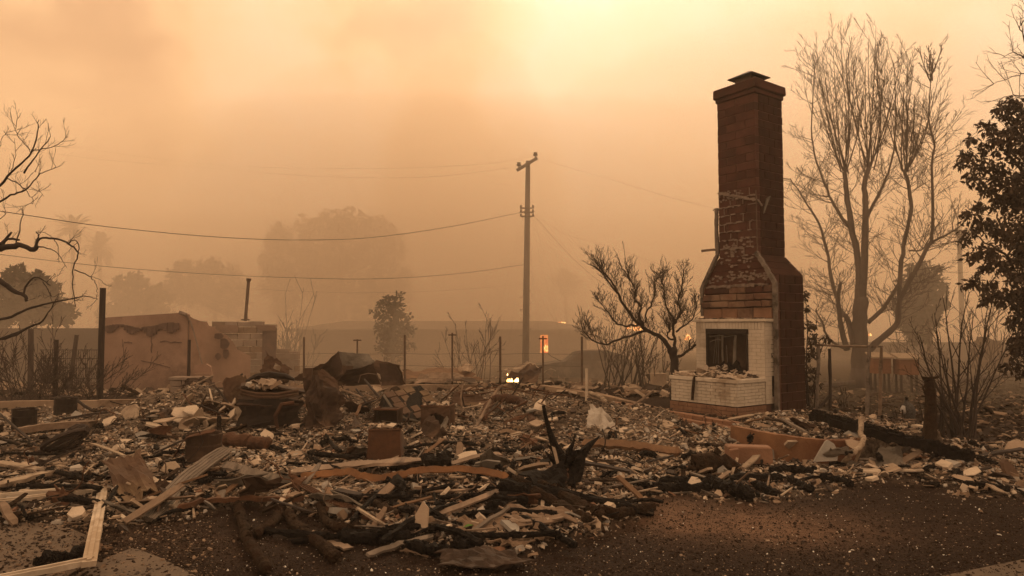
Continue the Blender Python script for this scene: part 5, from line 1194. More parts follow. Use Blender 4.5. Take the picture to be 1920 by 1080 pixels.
def patch(name, label, cat, corners, mt, th=.012, bumps=.03, n=(9, 7), sag=0, hole=None, parent=None, frq=2.2, ragged=.06):
    """crumpled sheet between four 3D corners (a b c d round the edge)"""
    a, b, c_, d_ = [Vector(p) for p in corners]; sd_ = rng.uniform(0, 50); nn = (b-a).cross(d_-a).normalized(); rag = [rng.uniform(-1, 1)*ragged for _ in range(64)]
    def fn(u, v):
        uu, vv = u, v
        if u in (0, 1): uu = u+rag[int(v*13) % 64]*(1 if u == 0 else -1)
        if v in (0, 1): vv = v+rag[(int(u*17)+20) % 64]*(1 if v == 0 else -1)
        p = a.lerp(b, uu).lerp(d_.lerp(c_, uu), vv)
        q = mnoise.noise(Vector((u*frq+sd_, v*frq, sd_)))*bumps*2+mnoise.noise(Vector((u*frq*3+sd_, v*frq*3, 1)))*bumps*.7
        return p+nn*q+Vector((0, 0, -sag*math.sin(math.pi*u)*math.sin(math.pi*v)))
    m = MB(); m.sheet(fn, n[0], n[1], th, hole=hole); o = m.build(name, M[mt] if isinstance(mt, str) else mt, parent)
    return tag(o, label, cat) if parent is None else o
def slab(name, label, cat, px, py, r, mt, tilt=(0, 0), th=.03, asp=1.3, lift=0, group=None, k=6, yaw=None):
    p = G(px, py); p.z += lift; m = MB(); rot = Matrix.Rotation(rng.uniform(0, 3.14) if yaw is None else yaw, 3, 'Z')@Matrix.Rotation(tilt[0], 3, 'X')@Matrix.Rotation(tilt[1], 3, 'Y'); pts = []
    for i in range(k):
        a = 2*math.pi*(i+rng.uniform(-.3, .3))/k; q = r*rng.uniform(.7, 1.05); pts.append(p+rot@Vector((math.cos(a)*q*asp, math.sin(a)*q, 0)))
    mz = min(q.z for q in pts); dz = max(0, H(p.x, p.y)-mz)*.75; pts = [q+Vector((0, 0, dz+.004)) for q in pts]
    m.prism(pts, rot@Vector((0, 0, th))); return tag(m.build(name, M[mt]), label, cat, group)

def pslab(name, label, cat, pix, lean, th, mt, d=None):
    """a leaning flat piece whose outline passes the pixels; its foot stands on the ground"""
    yb = max(y for x, y in pix); xb = [x for x, y in pix if y == yb][0]; d = d or G(xb, yb).y; m = MB()
    m.prism([W3(x, y, d+lean*(yb-y)/100) for x, y in pix], (0, th, 0)); return tag(m.build(name, M[mt]), label, cat)
# white window frame lying bottom left
o = thing('window_frame', 'pale fallen window frame lying on the patio in the bottom left corner', 'window frame', WZ(60, 1000, .03))
for i, (a, b, w) in enumerate((((-70, 950), (196, 918), .075), ((-70, 938), (186, 913), .035), ((193, 918), (167, 1058), .085), ((178, 1050), (-40, 1094), .07))):
    p, q = WZ(*a, .12), WZ(*b, .12); dr = q-p; m = MB(); ang = math.atan2(dr.y, dr.x); n_ = 5
    for j in range(n_): m.box(tuple(p.lerp(q, (j+.5)/n_)), (dr.length/n_+.002, w, .035+.001*j), ang+rng.uniform(-.006, .006), jit=.0025)
    m.box(tuple(p.lerp(q, .5)+Vector((0, 0, .022))), (dr.length*.98, w*.35, .014), ang, jit=.002); m.build('frame_rail', M['white_trim'], o)
slab('plaster_patch', 'orange flaked patch on the patio inside the pale frame', 'flake', 118, 1034, .22, 'wood_orange', th=.012, asp=1.7, yaw=.2)
for i in range(7): log('black charcoal lumps on the patio beside the orange flake', [WZ(70+i*13+rng.uniform(-6, 6), 1048-i*2.2+rng.uniform(-8, 8), .06), WZ(92+i*13, 1050-i*3, .07)], .03, 'char', 'charcoal_lump', 'charcoal', 'charcoal lumps on the patio', sub=3, rough=.5)

# left part
plank('weathered_board', 'long grey weathered board slanting down left from the burnt basin', 'board', [G(284, 980, .03), G(350, 915, .10), W3(425, 842, G(420, 880).y+.1)], .15, .035, 'wood_grey', roll=.3, ridges=4)
P = [W3(340, 832, 9.4), W3(322, 858, 9.0), W3(290, 878, 8.3), W3(265, 905, 7.6), W3(245, 930, 7.0), W3(247, 972, 6.2)]
plank('rusted_strip', 'torn orange rusted metal strip twisting down beside the weathered board', 'metal strip', P, .17, .012, 'rust_orange', roll=.9, n=20, warp=.05)
patch('metal_sheet', 'folded dark metal sheet with pale edges under the orange strip', 'metal sheet', [G(190, 900, .22), G(262, 893, .26), G(296, 930, .08), G(236, 955, .0)], 'brown_metal', bumps=.05)
plank('board', 'pale broken board poking in at the left edge, upper of two', 'board', [G(-40, 872, .06), G(86, 890, .04)], .12, .03, 'wood_pale', ends=1.2)
plank('board', 'pale board with dark end at the left edge, lower of two', 'board', [G(-40, 925, .03), G(95, 900, .08)], .14, .04, 'wood_pale')
plank('beam', 'thick charred beam lying left behind the drums', 'beam', [G(38, 815, .06), G(110, 808, .08), G(172, 806, .08)], .16, .09, 'wood')
plank('board', 'long thin dark board lying across the rubble at left', 'board', [G(120, 800, .12), G(200, 788, .12)], .10, .03, 'bark_dark')
for lab, a, b in (('dark stick slanting at the far left edge', (-10, 798), (66, 838)), ('thin dark stick crossing the left edge pile', (-10, 858), (36, 838))): log(lab, [G(*a, .25), G(*b, .03)], .018, 'bark_dark', 'stick', 'stick', sub=5)
def drum(label, px, pyt, pyb, wpx, mt='black_iron', name='drum', n=18):
    g_ = G(px, pyb); D = g_.y; r = wpx/2*D/F; zt = W3(px, pyt, D).z; b = Vector((g_.x, D+r, g_.z-.05)); m = MB(); hgt = zt-b.z; vs = []; fs = []
    rings = [(r, 0), (r*1.02, hgt*.33), (r, hgt*.36), (r*1.02, hgt*.66), (r*.99, hgt*.7), (r*1.03, hgt), (r*.93, hgt), (r*.9, hgt*.4)]
    for i, (rr, z) in enumerate(rings):
        for a in range(n): an = 2*math.pi*a/n; vs.append(b+Vector((math.cos(an)*rr, math.sin(an)*rr, z+(rng.uniform(-.012, .012) if i > 4 else 0))))
    fs = [(i*n+a, i*n+(a+1) % n, (i+1)*n+(a+1) % n, (i+1)*n+a) for i in range(len(rings)-1) for a in range(n)]+[tuple(range((len(rings)-1)*n, len(rings)*n))]
    m.add(vs, fs); return tag(m.build(name, M[mt], smooth=False), label, 'drum'), b, r, zt
drum('blackened drum standing at the far left in front of the low wall', 31, 769, 806, 40); drum('blackened drum with a bent pipe arching over it', 110, 748, 782, 38)
log('bent dark pipe arching from the second drum down into the rubble', [W3(95, 748, 13), W3(120, 744, 13), W3(142, 750, 12.9), W3(165, 765, 12.6), G(184, 778, .05)], .028, 'bark_dark', 'pipe', 'pipe', rough=.1)
# coil of burnt rope-like fibre
m = MB(); c0 = G(130, 845)
for k in range(5): m.tube([c0+Vector((math.cos(a*.6)*(.10+.03*k)*1.3, .1*math.sin(a*.6)-.05*k+.1, .16+math.sin(a*.6+.5*k)*.13)) for a in range(11)], .03, 6, jit=.3)
tag(m.build('burnt_coil', M['bark_dark']), 'burnt coiled roll half buried in ash at left', 'coil')
pslab('plaster_slab', 'long flat pale slab leaning behind the second drum', 'slab', [(182, 780), (200, 770), (222, 762), (226, 764), (205, 776), (190, 782)], 2.5, .03, 'plaster_tan')
pslab('plaster_slab', 'rounded tan slab standing on edge right of the low wall end', 'slab', [(226, 772), (236, 762), (252, 758), (258, 764), (257, 782), (250, 792), (236, 790)], .6, .05, 'wood_pale')
pslab('plaster_slab', 'pale pointed slab tip below the rounded tan slab', 'slab', [(188, 800), (194, 786), (212, 780), (218, 784), (205, 796), (196, 801)], 1.2, .03, 'plaster')
def corrug(label, corners, mt, waves=6, amp=.018):
    a, b, c_, d_ = [Vector(p) for p in corners]; nn = (b-a).cross(d_-a).normalized(); m = MB()
    m.sheet(lambda u, v: a.lerp(b, u).lerp(d_.lerp(c_, u), v)+nn*amp*math.sin(v*waves*2*math.pi), 3, waves*6, .008); return tag(m.build('corrugated_piece', M[mt]), label, 'corrugated piece')
corrug('small corrugated piece standing in rubble left of the burnt car seat', [W3(300, 775, 12.6), W3(334, 778, 12.5), W3(332, 756, 12.7), W3(304, 750, 12.8)], 'plaster_tan')
corrug('pinkish corrugated piece tilted against dark metal', [W3(348, 758, 13), W3(378, 762, 12.9), W3(388, 745, 13.1), W3(368, 730, 13.2)], 'wood_pale')
# dark pile before the pillar
for i in range(11):
    x = rng.uniform(262, 330); log('thin charred slat in the fan-shaped heap before the block pillar', [G(x, 772, .0), W3(x+rng.uniform(10, 60), rng.uniform(738, 755), 14)], .02, 'char_log', 'slat', 'slat', 'charred slats heaped before the pillar', sub=3)
log('charred pole end jutting up left of the dark heap', [W3(230, 723, 14.5), W3(262, 740, 14.2), W3(300, 765, 13.8)], .035)
log('pale metal pipe lying on the dark heap before the pillar', [W3(322, 748, 13.8), W3(350, 730, 13.7), W3(400, 704, 13.7)], .02, 'wood_pale', 'pipe', 'pipe', rough=.1)
log('second thinner pipe propped under the pale pipe', [W3(322, 758, 13.5), W3(345, 735, 13.5), W3(364, 716, 13.6)], .02, 'wood', 'pipe', 'pipe', rough=.1)
patch('metal_sheet', 'dark crumpled sheet forming a hump right of the block pillar', 'metal sheet', [W3(325, 752, 13.6), W3(345, 712, 13.9), W3(395, 708, 13.9), W3(412, 748, 13.4)], 'dark_metal', bumps=.08)
patch('metal_sheet', 'dark sheet sloping to the right of the hump', 'metal sheet', [W3(366, 712, 13.8), W3(395, 707, 13.9), W3(418, 752, 13.2), W3(378, 756, 13.2)], 'dark_metal', bumps=.05)

# burnt basin in the left middle
o, b, r, zt = drum('broken dark round basin with jagged rim, above the weathered board', 367, 818, 872, 64, 'dark_metal', 'basin', 20)
plank('metal_strap', 'rusted strap draped over the rim of the dark basin', 'strap', [b+Vector((-r*1.4, -r*.7, .12)), b+Vector((-r*.8, -r*.9, zt-b.z-.05)), b+Vector((0, -r*1.02, zt-b.z+.02)), b+Vector((r*.9, -r*.6, zt-b.z+.05))], .05, .01, 'rust', n=12, roll=.4)
plank('bent_strip', 'black buckled strip snaking down from the burnt seat frame', 'metal strip', [W3(453, 702, 11.6), W3(446, 735, 11.4), W3(438, 770, 11.0), W3(420, 800, 10.4), W3(412, 830, 10), W3(405, 850, 9.6)], .08, .02, 'black_iron', roll=.8, n=20, warp=.03)
plank('bent_strip', 'short upright black strip beside the basin', 'metal strip', [G(414, 850, .0), W3(412, 820, 9.7), W3(411, 780, 9.8)], .06, .02, 'black_iron', roll=.3)
log('rusty pipe section with dark open end lying right of the basin', [G(424, 838, .10), G(462, 842, .10), G(505, 848, .09)], .085, 'rust', 'pipe', 'pipe', rough=.04, n=14)
log('slim tan pipe leaning in the rubble under the burnt seat frame', [W3(504, 772, 10.9), W3(518, 800, 10.6), G(532, 832, .03)], .035, 'wood_pale', 'pipe', 'pipe', rough=.06)
log('short tan pipe stub under the burnt seat frame', [W3(470, 762, 11.2), G(462, 785, .0)], .03, 'wood', 'pipe', 'pipe', rough=.06)

# burnt machine / seat frame
D = G(500, 803).y+.45; DA = D; bm_ = thing('burnt_appliance', 'big charred appliance wreck with curved top and sagging shelf, left of centre', 'appliance', G(500, 800))
patch('side_panel', None, None, [W3(420, 770, D+.3), W3(418, 712, D+.4), W3(462, 704, D+.8), W3(465, 765, D+.6)], 'brown_metal', bumps=.02, parent=bm_, th=.02)
m = MB(); m.sheet(lambda u, v: W3(452+u*120, 726-12*math.sin(min(1, u*1.6)*math.pi*.62)-6*v+u*22, D+.0+v*.6), 14, 5, .03); m.build('curved_top', M['dark_metal'], bm_)
m = MB(); m.tube([W3(462, 716, D+.1), W3(480, 706, D+.1), W3(505, 702, D+.2), W3(535, 706, D+.2), W3(552, 712, D+.2)], [.03, .045, .05, .045, .02], 8, jit=.15); m.build('hood', M['black_iron'], bm_)
patch('shelf', None, None, [W3(445, 762, D-.5), W3(560, 758, D-.4), W3(570, 728, D+.3), W3(455, 724, D+.3)], 'dark_metal', bumps=.03, parent=bm_, th=.02, sag=.04)
for y in (738, 744):
    m = MB(); m.tube([W3(452, y-6, D-.45), W3(480, y, D-.5), W3(520, y+1, D-.5), W3(560, y-6, D-.45)], .022, 6); m.build('bar', M['brown_metal'], bm_)
patch('front_panel', None, None, [W3(446, 800, D-.42), W3(560, 806, D-.4), W3(566, 748, D-.4), W3(450, 748, D-.42)], 'black_iron', bumps=.04, parent=bm_, th=.02)
m = MB(); m.tube([W3(520, 806, D-.5), W3(516, 780, D-.55), W3(528, 758, D-.55), W3(552, 755, D-.5)], .03, 6); m.build('bent_tube', M['rust'], bm_)
pts = [W3(rng.uniform(465, 520), 728-8*rng.random(), D+rng.uniform(-.3, .1)) for _ in range(70)]; heap('ash_lumps', 'small heap of ash lumps lying on the appliance shelf', 'ash', pts, .035, [M['plaster_tan'], M['debris_tan'], M['ash']], [.4, .4, .2], flat=.5)
patch('metal_sheet', 'olive peaked sheet with a round hole standing behind the appliance', 'metal sheet', [W3(482, 712, 13.2), W3(500, 660, 13.3), W3(545, 692, 13.3), W3(535, 720, 13.2)], 'brown_metal', bumps=.04, n=(12, 12), hole=lambda u, v: (u-.72)**2+(v-.55)**2 < .018 or (u < .45 and .35 < v < .75))
log('dark pipe end with open mouth behind the appliance', [W3(515, 716, 12.6), W3(540, 711, 12.4)], .07, 'dark_metal', 'pipe', 'pipe', rough=.04, n=12)
patch('metal_sheet', 'dark curved sheet draped to the ground like a cloth, right of the appliance', 'metal sheet', [W3(566, 806, DA-.4), W3(573, 702, DA-.1), W3(598, 708, DA-.3), W3(614, 812, DA-.6)], 'dark_metal', bumps=.07, n=(12, 12), frq=3)
patch('metal_sheet', 'dark fan-shaped sheet leaning right from the draped sheet', 'metal sheet', [W3(604, 812, DA-.6), W3(590, 704, DA-.2), W3(650, 748, DA+.1), W3(636, 790, DA-.1)], 'dark_metal', bumps=.07, n=(12, 12), frq=3)
patch('metal_sheet', 'greyish pointed sheet peeking over the draped sheet', 'metal sheet', [W3(588, 712, 11.7), W3(604, 690, 11.8), W3(632, 715, 12), W3(640, 745, 11.8)], 'brown_metal', bumps=.03)
m = MB(); m.box(W3(577, 700, 11.9), (.14, .14, .16), .4, jit=.02); m.box(W3(572, 718, 11.8), (.05, .05, .08), .2, jit=.01); tag(m.build('corner_bracket', M['brown_metal']), 'small boxy bracket on top of the draped sheet', 'bracket')

# collapsed brown sheets behind the foundation wall
for lab, q, mt, dd in (('brown collapsed panel with straight ridge, left of the middle heap', [(545, 712), (600, 682), (690, 688), (640, 724)], 'brown_metal', 16), ('dark triangular panel tip of the middle heap', [(600, 690), (634, 658), (645, 700), (605, 715)], 'rust', 15.6),
                       ('ash-paled folded roof panel at the top of the middle heap', [(636, 660), (690, 664), (704, 678), (645, 705)], 'grey_metal', 16.3), ('brown humped panel at the right of the middle heap', [(690, 692), (705, 674), (748, 684), (760, 722)], 'brown_metal', 16.6),
                       ('dark arched panel with window-like gap in the middle heap', [(626, 722), (650, 695), (700, 682), (716, 722)], 'rust', 15.9), ('dark upright panel right end of the middle heap', [(715, 722), (712, 682), (740, 682), (758, 722)], 'rust', 16.2)):
    patch('collapsed_sheet', lab, 'sheet', [W3(x, y, dd+rng.uniform(-.2, .4)) for x, y in q], {'rust': 'dark_metal'}.get(mt, mt), bumps=.022, ragged=.03)
m = MB(); m.tube([W3(672, 718, 15.6), W3(676, 704, 15.6), W3(690, 700, 15.6), W3(706, 702, 15.6), W3(716, 724, 15.6)], .014, 5); tag(m.build('bent_rod', M['iron']), 'thin bent rod arching in front of the middle heap', 'rod')
for lab, a, b in (('tan pole leaning from the middle heap down right', (640, 730), (680, 746)), ('dark stick leaning right of the fan sheet', (668, 730), (700, 772)), ('forked stick crossing the first leaning stick', (684, 712), (712, 745)), ('low charred stick in the rubble below the fan sheet', (650, 772), (700, 752))):
    log(lab, [W3(*a, 13.2), W3(*b, 12.4)], .022, 'wood' if 'tan' in lab else 'bark_dark', 'stick', 'stick', sub=4)

# shingled panel
D = G(762, 796).y+.9; A_, B_, C_, E_ = W3(718, 738, D), W3(788, 722, D+.8), W3(832, 768, D+.2), W3(762, 792, D-.9); sp2 = thing('shingled_panel', 'tilted panel of dark square shingles with gaps, in the middle', 'panel', G(765, 792))
m = MB(); nn = (B_-A_).cross(E_-A_).normalized(); nn = nn if nn.z > 0 else -nn
m.prism([A_, B_, C_, E_], -nn*.03); m.build('backing', M['char'], sp2)
for i in range(4):
    for j in range(5):
        if (i, j) in ((0, 4), (3, 0)): continue
        u0, u1, v0, v1 = i/4+.012, (i+1)/4-.012+(.0), j/5+.01, (j+1)/5-.01; sh_ = .03*(i % 2); f_ = lambda u, v: A_.lerp(B_, min(1, u)).lerp(E_.lerp(C_, min(1, u)), min(1, v+sh_))+nn*.004
        m = MB(); m.prism([f_(u0+.05*(j % 2), v0), f_(u1, v0), f_(u1, v1), f_(u0+.05*(j % 2), v1)], nn*rng.uniform(.008, .02)); m.build('shingle', M['brown_metal'], sp2)
m = MB(); m.tube([W3(716, 736, D-.1), W3(735, 765, D-.6), W3(760, 785, D-1.0), W3(784, 790, D-1.0)], .022, 5); m.build('edge_strip', M['grey_metal'], sp2)
m = MB(); m.prism([W3(707, 770, D-.2), W3(718, 738, D), W3(760, 790, D-.9), W3(722, 790, D-.9)], (0, .02, 0)); m.build('side_board', M['char'], sp2)
def open_box(label, px, pyt, pyb, wpx, mt, ang=0, dp=.8, tap=1.0, ash_=False, name='metal_box', cat='box', front=True, hole=False):
    g_ = G(px, pyb); D = g_.y; w = wpx*D/F; hgt = W3(px, pyt, D).z-g_.z+.02; o = thing(name, label, cat, g_); rot = Matrix.Rotation(ang, 3, 'Z'); P3 = lambda x, y, z: g_+rot@Vector((x*w/2*(1+(tap-1)*(1-z/hgt)), y*w*dp, z-.02)); t_ = .05
    def panel(nm, q, n_, hl=None): patch(nm, None, None, q, mt, th=.012, bumps=.012, n=n_, hole=hl, parent=o, ragged=.01)
    if front: panel('front', [P3(-1, 0, 0), P3(1, 0, 0), P3(1, 0, hgt), P3(-1, 0, hgt)], (12, 12) if hole else (4, 4), (lambda u, v: (u-.55)**2+(v-.42)**2 < .085) if hole else None)
    panel('side', [P3(-1, 0, 0), P3(-1, 1, 0), P3(-1, 1, hgt), P3(-1, 0, hgt)], (4, 4)); panel('side', [P3(1, 0, 0), P3(1, 1, 0), P3(1, 1, hgt), P3(1, 0, hgt)], (4, 4)); panel('back', [P3(-1, 1, 0), P3(1, 1, 0), P3(1, 1, hgt), P3(-1, 1, hgt)], (4, 4))
    if ash_ or not front or hole: panel('top', [P3(-1, 0, hgt*.97), P3(1, 0, hgt*.97), P3(1, 1, hgt*.97), P3(-1, 1, hgt*.97)], (4, 4))
    m = MB(); m.tube([P3(-1, 0, hgt), P3(1, 0, hgt)], .018, 5); m.tube([P3(-1, 0, hgt), P3(-1, 1, hgt)], .015, 5); m.tube([P3(1, 0, hgt), P3(1, 1, hgt)], .015, 5); m.build('rim', M['rust'], o)
    if ash_:
        pts = [P3(rng.uniform(-.9, .9), rng.uniform(.1, .9), hgt*.98+.02*rng.random()) for _ in range(60)]; heap('ash_lumps', 'ash and paint flakes on top of the '+ash_, 'ash', pts, .03, [M['plaster'], M['debris_tan'], M['debris_dark']], [.35, .4, .25])
    return o, P3, hgt
open_box('rusty square metal box standing in the rubble left of centre', 720, 806, 864, 56, 'rust', .1, .9, 1.12, ash_='rusty square box')
patch('metal_sheet', 'dark fin of sheet metal leaning on the right of the rusty box', 'metal sheet', [G(752, 862), W3(748, 812, 9.2), W3(752, 806, 9.3), G(768, 846)], 'dark_metal', bumps=.02)
open_box('dark open-fronted metal box left of the shingled panel', 722, 768, 800, 44, 'dark_metal', -.1, .9, front=False)
open_box('tan metal cabinet with a round burnt-out hole, right of the shingled panel', 815, 762, 803, 52, 'brown_metal', -.15, .9, hole=True, ash_='tan cabinet')
patch('metal_sheet', 'small dark peaked sheet left of the rusty box', 'metal sheet', [G(656, 812), W3(664, 780, 10.9), W3(670, 783, 11), G(694, 812)], 'dark_metal', bumps=.02)
patch('metal_sheet', 'curled torn strips beside the hole of the tan cabinet', 'metal sheet', [G(822, 806), W3(838, 778, 11), W3(842, 782, 11), G(834, 806)], 'grey_metal', bumps=.02)
patch('metal_sheet', 'brown mesh-like sheet lying before the wall, right of the cabinet', 'metal sheet', [W3(846, 758, 14.2), W3(848, 738, 14.4), W3(905, 742, 14.6), W3(915, 762, 14.2)], 'brown_metal', bumps=.03)
patch('roof_sheet', 'sagging ash-pale roof sheet beyond the wall, left', 'roof sheet', [W3(755, 712, 20), W3(760, 690, 22), W3(850, 687, 23), W3(905, 712, 20)], 'wood_orange', bumps=.12)
patch('roof_sheet', 'pale curled roof sheet beyond the wall, centre', 'roof sheet', [W3(858, 690, 21), W3(872, 681, 22), W3(890, 689, 22), W3(880, 694, 21)], 'plaster_tan', bumps=.08)
patch('roof_sheet', 'pale sloping sheet just above the bright flame', 'roof sheet', [W3(930, 698, 19), W3(990, 676, 20.5), W3(1015, 694, 20), W3(960, 706, 19)], 'wood_pale', bumps=.08)
patch('roof_sheet', 'dark crumpled sheet under the pale sloping sheet', 'roof sheet', [W3(950, 714, 18.4), W3(990, 680, 20), W3(1018, 690, 19.5), W3(1005, 716, 18.4)], 'dark_metal', bumps=.1)
patch('roof_sheet', 'wavy roof sheet lying low right of the wire post with crosspiece', 'roof sheet', [W3(775, 720, 18.8), W3(790, 702, 20), W3(860, 698, 21), W3(900, 718, 18.8)], 'wood', bumps=.1)
log('thick curved rusty pipe bending over the middle rubble', [G(905, 790, .0), W3(918, 758, 12.6), W3(935, 747, 12.7), W3(968, 750, 12.6), W3(984, 762, 12.3), G(1000, 792, .0)], .075, 'rust', 'pipe', 'pipe', rough=.05, n=12)
log('rib-like pipe leaning left of the curved rusty pipe', [W3(942, 722, 13.6), W3(925, 742, 13.0), G(893, 800, .0)], .03, 'wood', 'pipe', 'pipe', rough=.08)
for i, (a, b) in enumerate((((860, 735), (940, 725)), ((862, 745), (950, 730)), ((880, 755), (970, 738)), ((925, 720), (1010, 742)), ((950, 730), (1060, 742)), ((985, 725), (1075, 745)), ((855, 742), (905, 718)))):
    log('thin rusty rod in the tangle in front of the bright flame', [W3(*a, 14.4), W3(*b, 14.6)], .012, 'rust', 'rod', 'rod', 'rusty rods tangled before the flame', sub=4)
log('pale curved moulding lying beside the capped stake', [G(1104, 746, .12), G(1125, 754, .12), G(1145, 768, .05)], .045, 'wood_pale', 'moulding', 'moulding', rough=.1)
patch('film_sheet', 'crumpled greyish translucent-looking sheet below the capped stake', 'sheet', [G(1098, 805, .02), G(1108, 775, .16), G(1140, 790, .12), G(1160, 812, .02)], 'ash', bumps=.06, frq=4)
pslab('plaster_slab', 'pale rounded plaster piece at the top of the centre rubble', 'slab', [(1000, 766), (1004, 756), (1014, 748), (1022, 752), (1024, 764), (1014, 770)], 1.5, .04, 'plaster')

# central burnt stump with prongs, pale splinter leaning on it
st = thing('burnt_stump', 'black burnt stump with tall jagged prongs in the centre foreground', 'stump', G(1062, 905)); D = G(1062, 900).y
m = MB()
m.tube([G(1062, 915, -.03), W3(1060, 888, D), W3(1052, 862, D), W3(1040, 836, D), W3(1030, 806, D), W3(1023, 780, D), W3(1019, 760, D)], [.11, .10, .085, .05, .026, .02, .018], 9, jit=.3)
m.tube([G(1070, 908, 0), W3(1076, 878, D), W3(1090, 852, D+.05), W3(1106, 833, D+.1), W3(1124, 818, D+.15)], [.11, .09, .055, .03, .006], 8, jit=.32)
m.tube([W3(1062, 866, D), W3(1068, 845, D), W3(1075, 830, D), W3(1078, 813, D)], [.06, .035, .02, .004], 7, jit=.35)
m.tube([W3(1050, 876, D), W3(1034, 860, D), W3(1022, 846, D)], [.045, .025, .006], 6, jit=.3); m.tube([W3(1040, 846, D), W3(1027, 834, D)], [.025, .008], 6, jit=.3)
for _ in range(40): m.box(W3(rng.uniform(1045, 1085), rng.uniform(850, 900), D-.1+rng.uniform(-.06, .06)), (.05, .04, .06), Matrix.Rotation(rng.uniform(0, 3), 3, rv().normalized()), jit=.01)
m.build('trunk', M['char'], st)
plank('pale_splinter', 'pale wooden splinter leaning against the burnt stump', 'board', [G(1058, 914, .02), W3(1048, 878, D-.2), W3(1038, 838, D-.13)], .07, .03, 'wood_pale', roll=.9)

# boards in the foreground
plank('board', 'broad flat brown board in the middle foreground', 'board', [G(545, 898, .07), G(680, 886, .09), G(805, 876, .08)], .26, .03, 'wood', n=16)
plank('board', 'long warped orange strip running across the middle foreground', 'board', [G(560, 912, .10), G(640, 908, .12), G(705, 914, .09), G(780, 905, .12), G(880, 902, .12), G(950, 910, .08)], .085, .012, 'rust_orange', roll=.7, n=44, warp=.02)
plank('board', 'grey twisted board left of the warped orange strip', 'board', [G(420, 892, .12), G(470, 905, .10), G(520, 912, .07), G(560, 912, .06)], .11, .02, 'wood_grey', roll=.5, n=16)
plank('board', 'thin pale lath slanting up right in the foreground', 'board', [G(728, 996, .03), G(830, 972, .05), G(932, 940, .09)], .06, .018, 'wood', roll=.3)
plank('board', 'pale forked lath near the bottom centre', 'board', [G(690, 1048, .03), G(750, 1034, .05), G(810, 1018, .05)], .05, .02, 'wood_grey', roll=.3)
plank('board', 'short tan board among the fibrous logs', 'board', [G(595, 1015, .02), G(655, 1034, .02)], .08, .015, 'wood')
plank('board', 'long brown board right of the burnt stump', 'board', [G(1092, 845, .10), G(1180, 852, .11), G(1276, 858, .06)], .12, .05, 'wood_orange', roll=.6, n=30, warp=.02)
plank('board', 'dark thin board with rust edge left of the fibrous logs', 'board', [G(330, 966, .05), G(400, 952, .07), G(470, 950, .07), G(565, 945, .04)], .05, .04, 'rust', n=20, warp=.03)
plank('board', 'brown board end at the left of the burnt bundle', 'board', [G(846, 880, .06), G(900, 868, .08), G(940, 862, .07)], .08, .02, 'wood', roll=.2)
plank('studded_strip', 'curved studded strip like a zip slanting between the logs', 'strip', [G(566, 922, .06), G(620, 950, .06), G(680, 975, .05), G(728, 988, .03)], .09, .02, 'rust', n=20, ridges=3)
for lab, pts, r in (('long fibrous burnt log running to the bottom edge, leftmost', [(445, 955), (458, 1000), (468, 1030), (500, 1080)], .040), ('short fibrous burnt log crossing the leftmost one', [(528, 962), (515, 985), (478, 1012)], .038), ('fibrous burnt log slanting right, right of the crossing logs', [(540, 972), (560, 1000), (600, 1030), (630, 1058)], .042),
                    ('curved fibrous burnt log like a sausage', [(600, 955), (612, 985), (635, 998), (668, 1000)], .036), ('black fibrous log beside the studded strip', [(690, 945), (715, 957), (747, 972)], .032)):
    log(lab, [G(x, y, r*1.05) for x, y in pts], r*1.05, n=12, rough=.16, sub=12)
log('round black charred stump end in the foreground', [G(742, 935, .06), G(745, 922, .10)], .085, 'char', 'charred_stump', 'stump', sub=3)
log('small round black lump beside the charred log', [G(762, 965, .03), G(766, 962, .04)], .04, 'char', 'charcoal_lump', 'charcoal', sub=3); log('small black lump left of the bright slab', [G(820, 958, .03), G(824, 955, .04)], .035, 'char', 'charcoal_lump', 'charcoal', sub=3)
log('short thin black stick right of the charred lump', [G(795, 938, .03), G(832, 948, .03)], .022, 'char', 'charred_stick', 'stick'); log('black crust of charred wood lying beside the broad board', [G(795, 886, .12), G(845, 884, .12)], .07, 'char', rough=.4)
# bundle of charred logs in the middle
for lab, a, b, r in (('charred log of the bundle, uppermost', (945, 925), (1225, 968), .045), ('charred log of the bundle, second from above', (965, 920), (1150, 975), .045), ('charred log of the bundle, third with rust tint', (1010, 925), (1130, 980), .05), ('charred log of the bundle, lowest and shortest', (1000, 940), (1105, 985), .045), ('thick black log lying left end of the bundle', (940, 930), (1060, 945), .06)):
    log(lab, [G(*a, .10), G((a[0]+b[0])/2, (a[1]+b[1])/2, .07), G(*b, r*.8)], r, 'char' if 'black' in lab or 'uppermost' in lab else 'char_log')
log('burnt log curving right at the end of the bundle', [G(1120, 968, .05), G(1170, 972, .05), G(1225, 962, .06)], .045)
patch('charred_sheet', 'black charred panel lying over the bundle of logs', 'charred sheet', [G(975, 925, .16), G(1055, 905, .20), G(1068, 925, .12), G(1020, 940, .10)], 'char', bumps=.04)
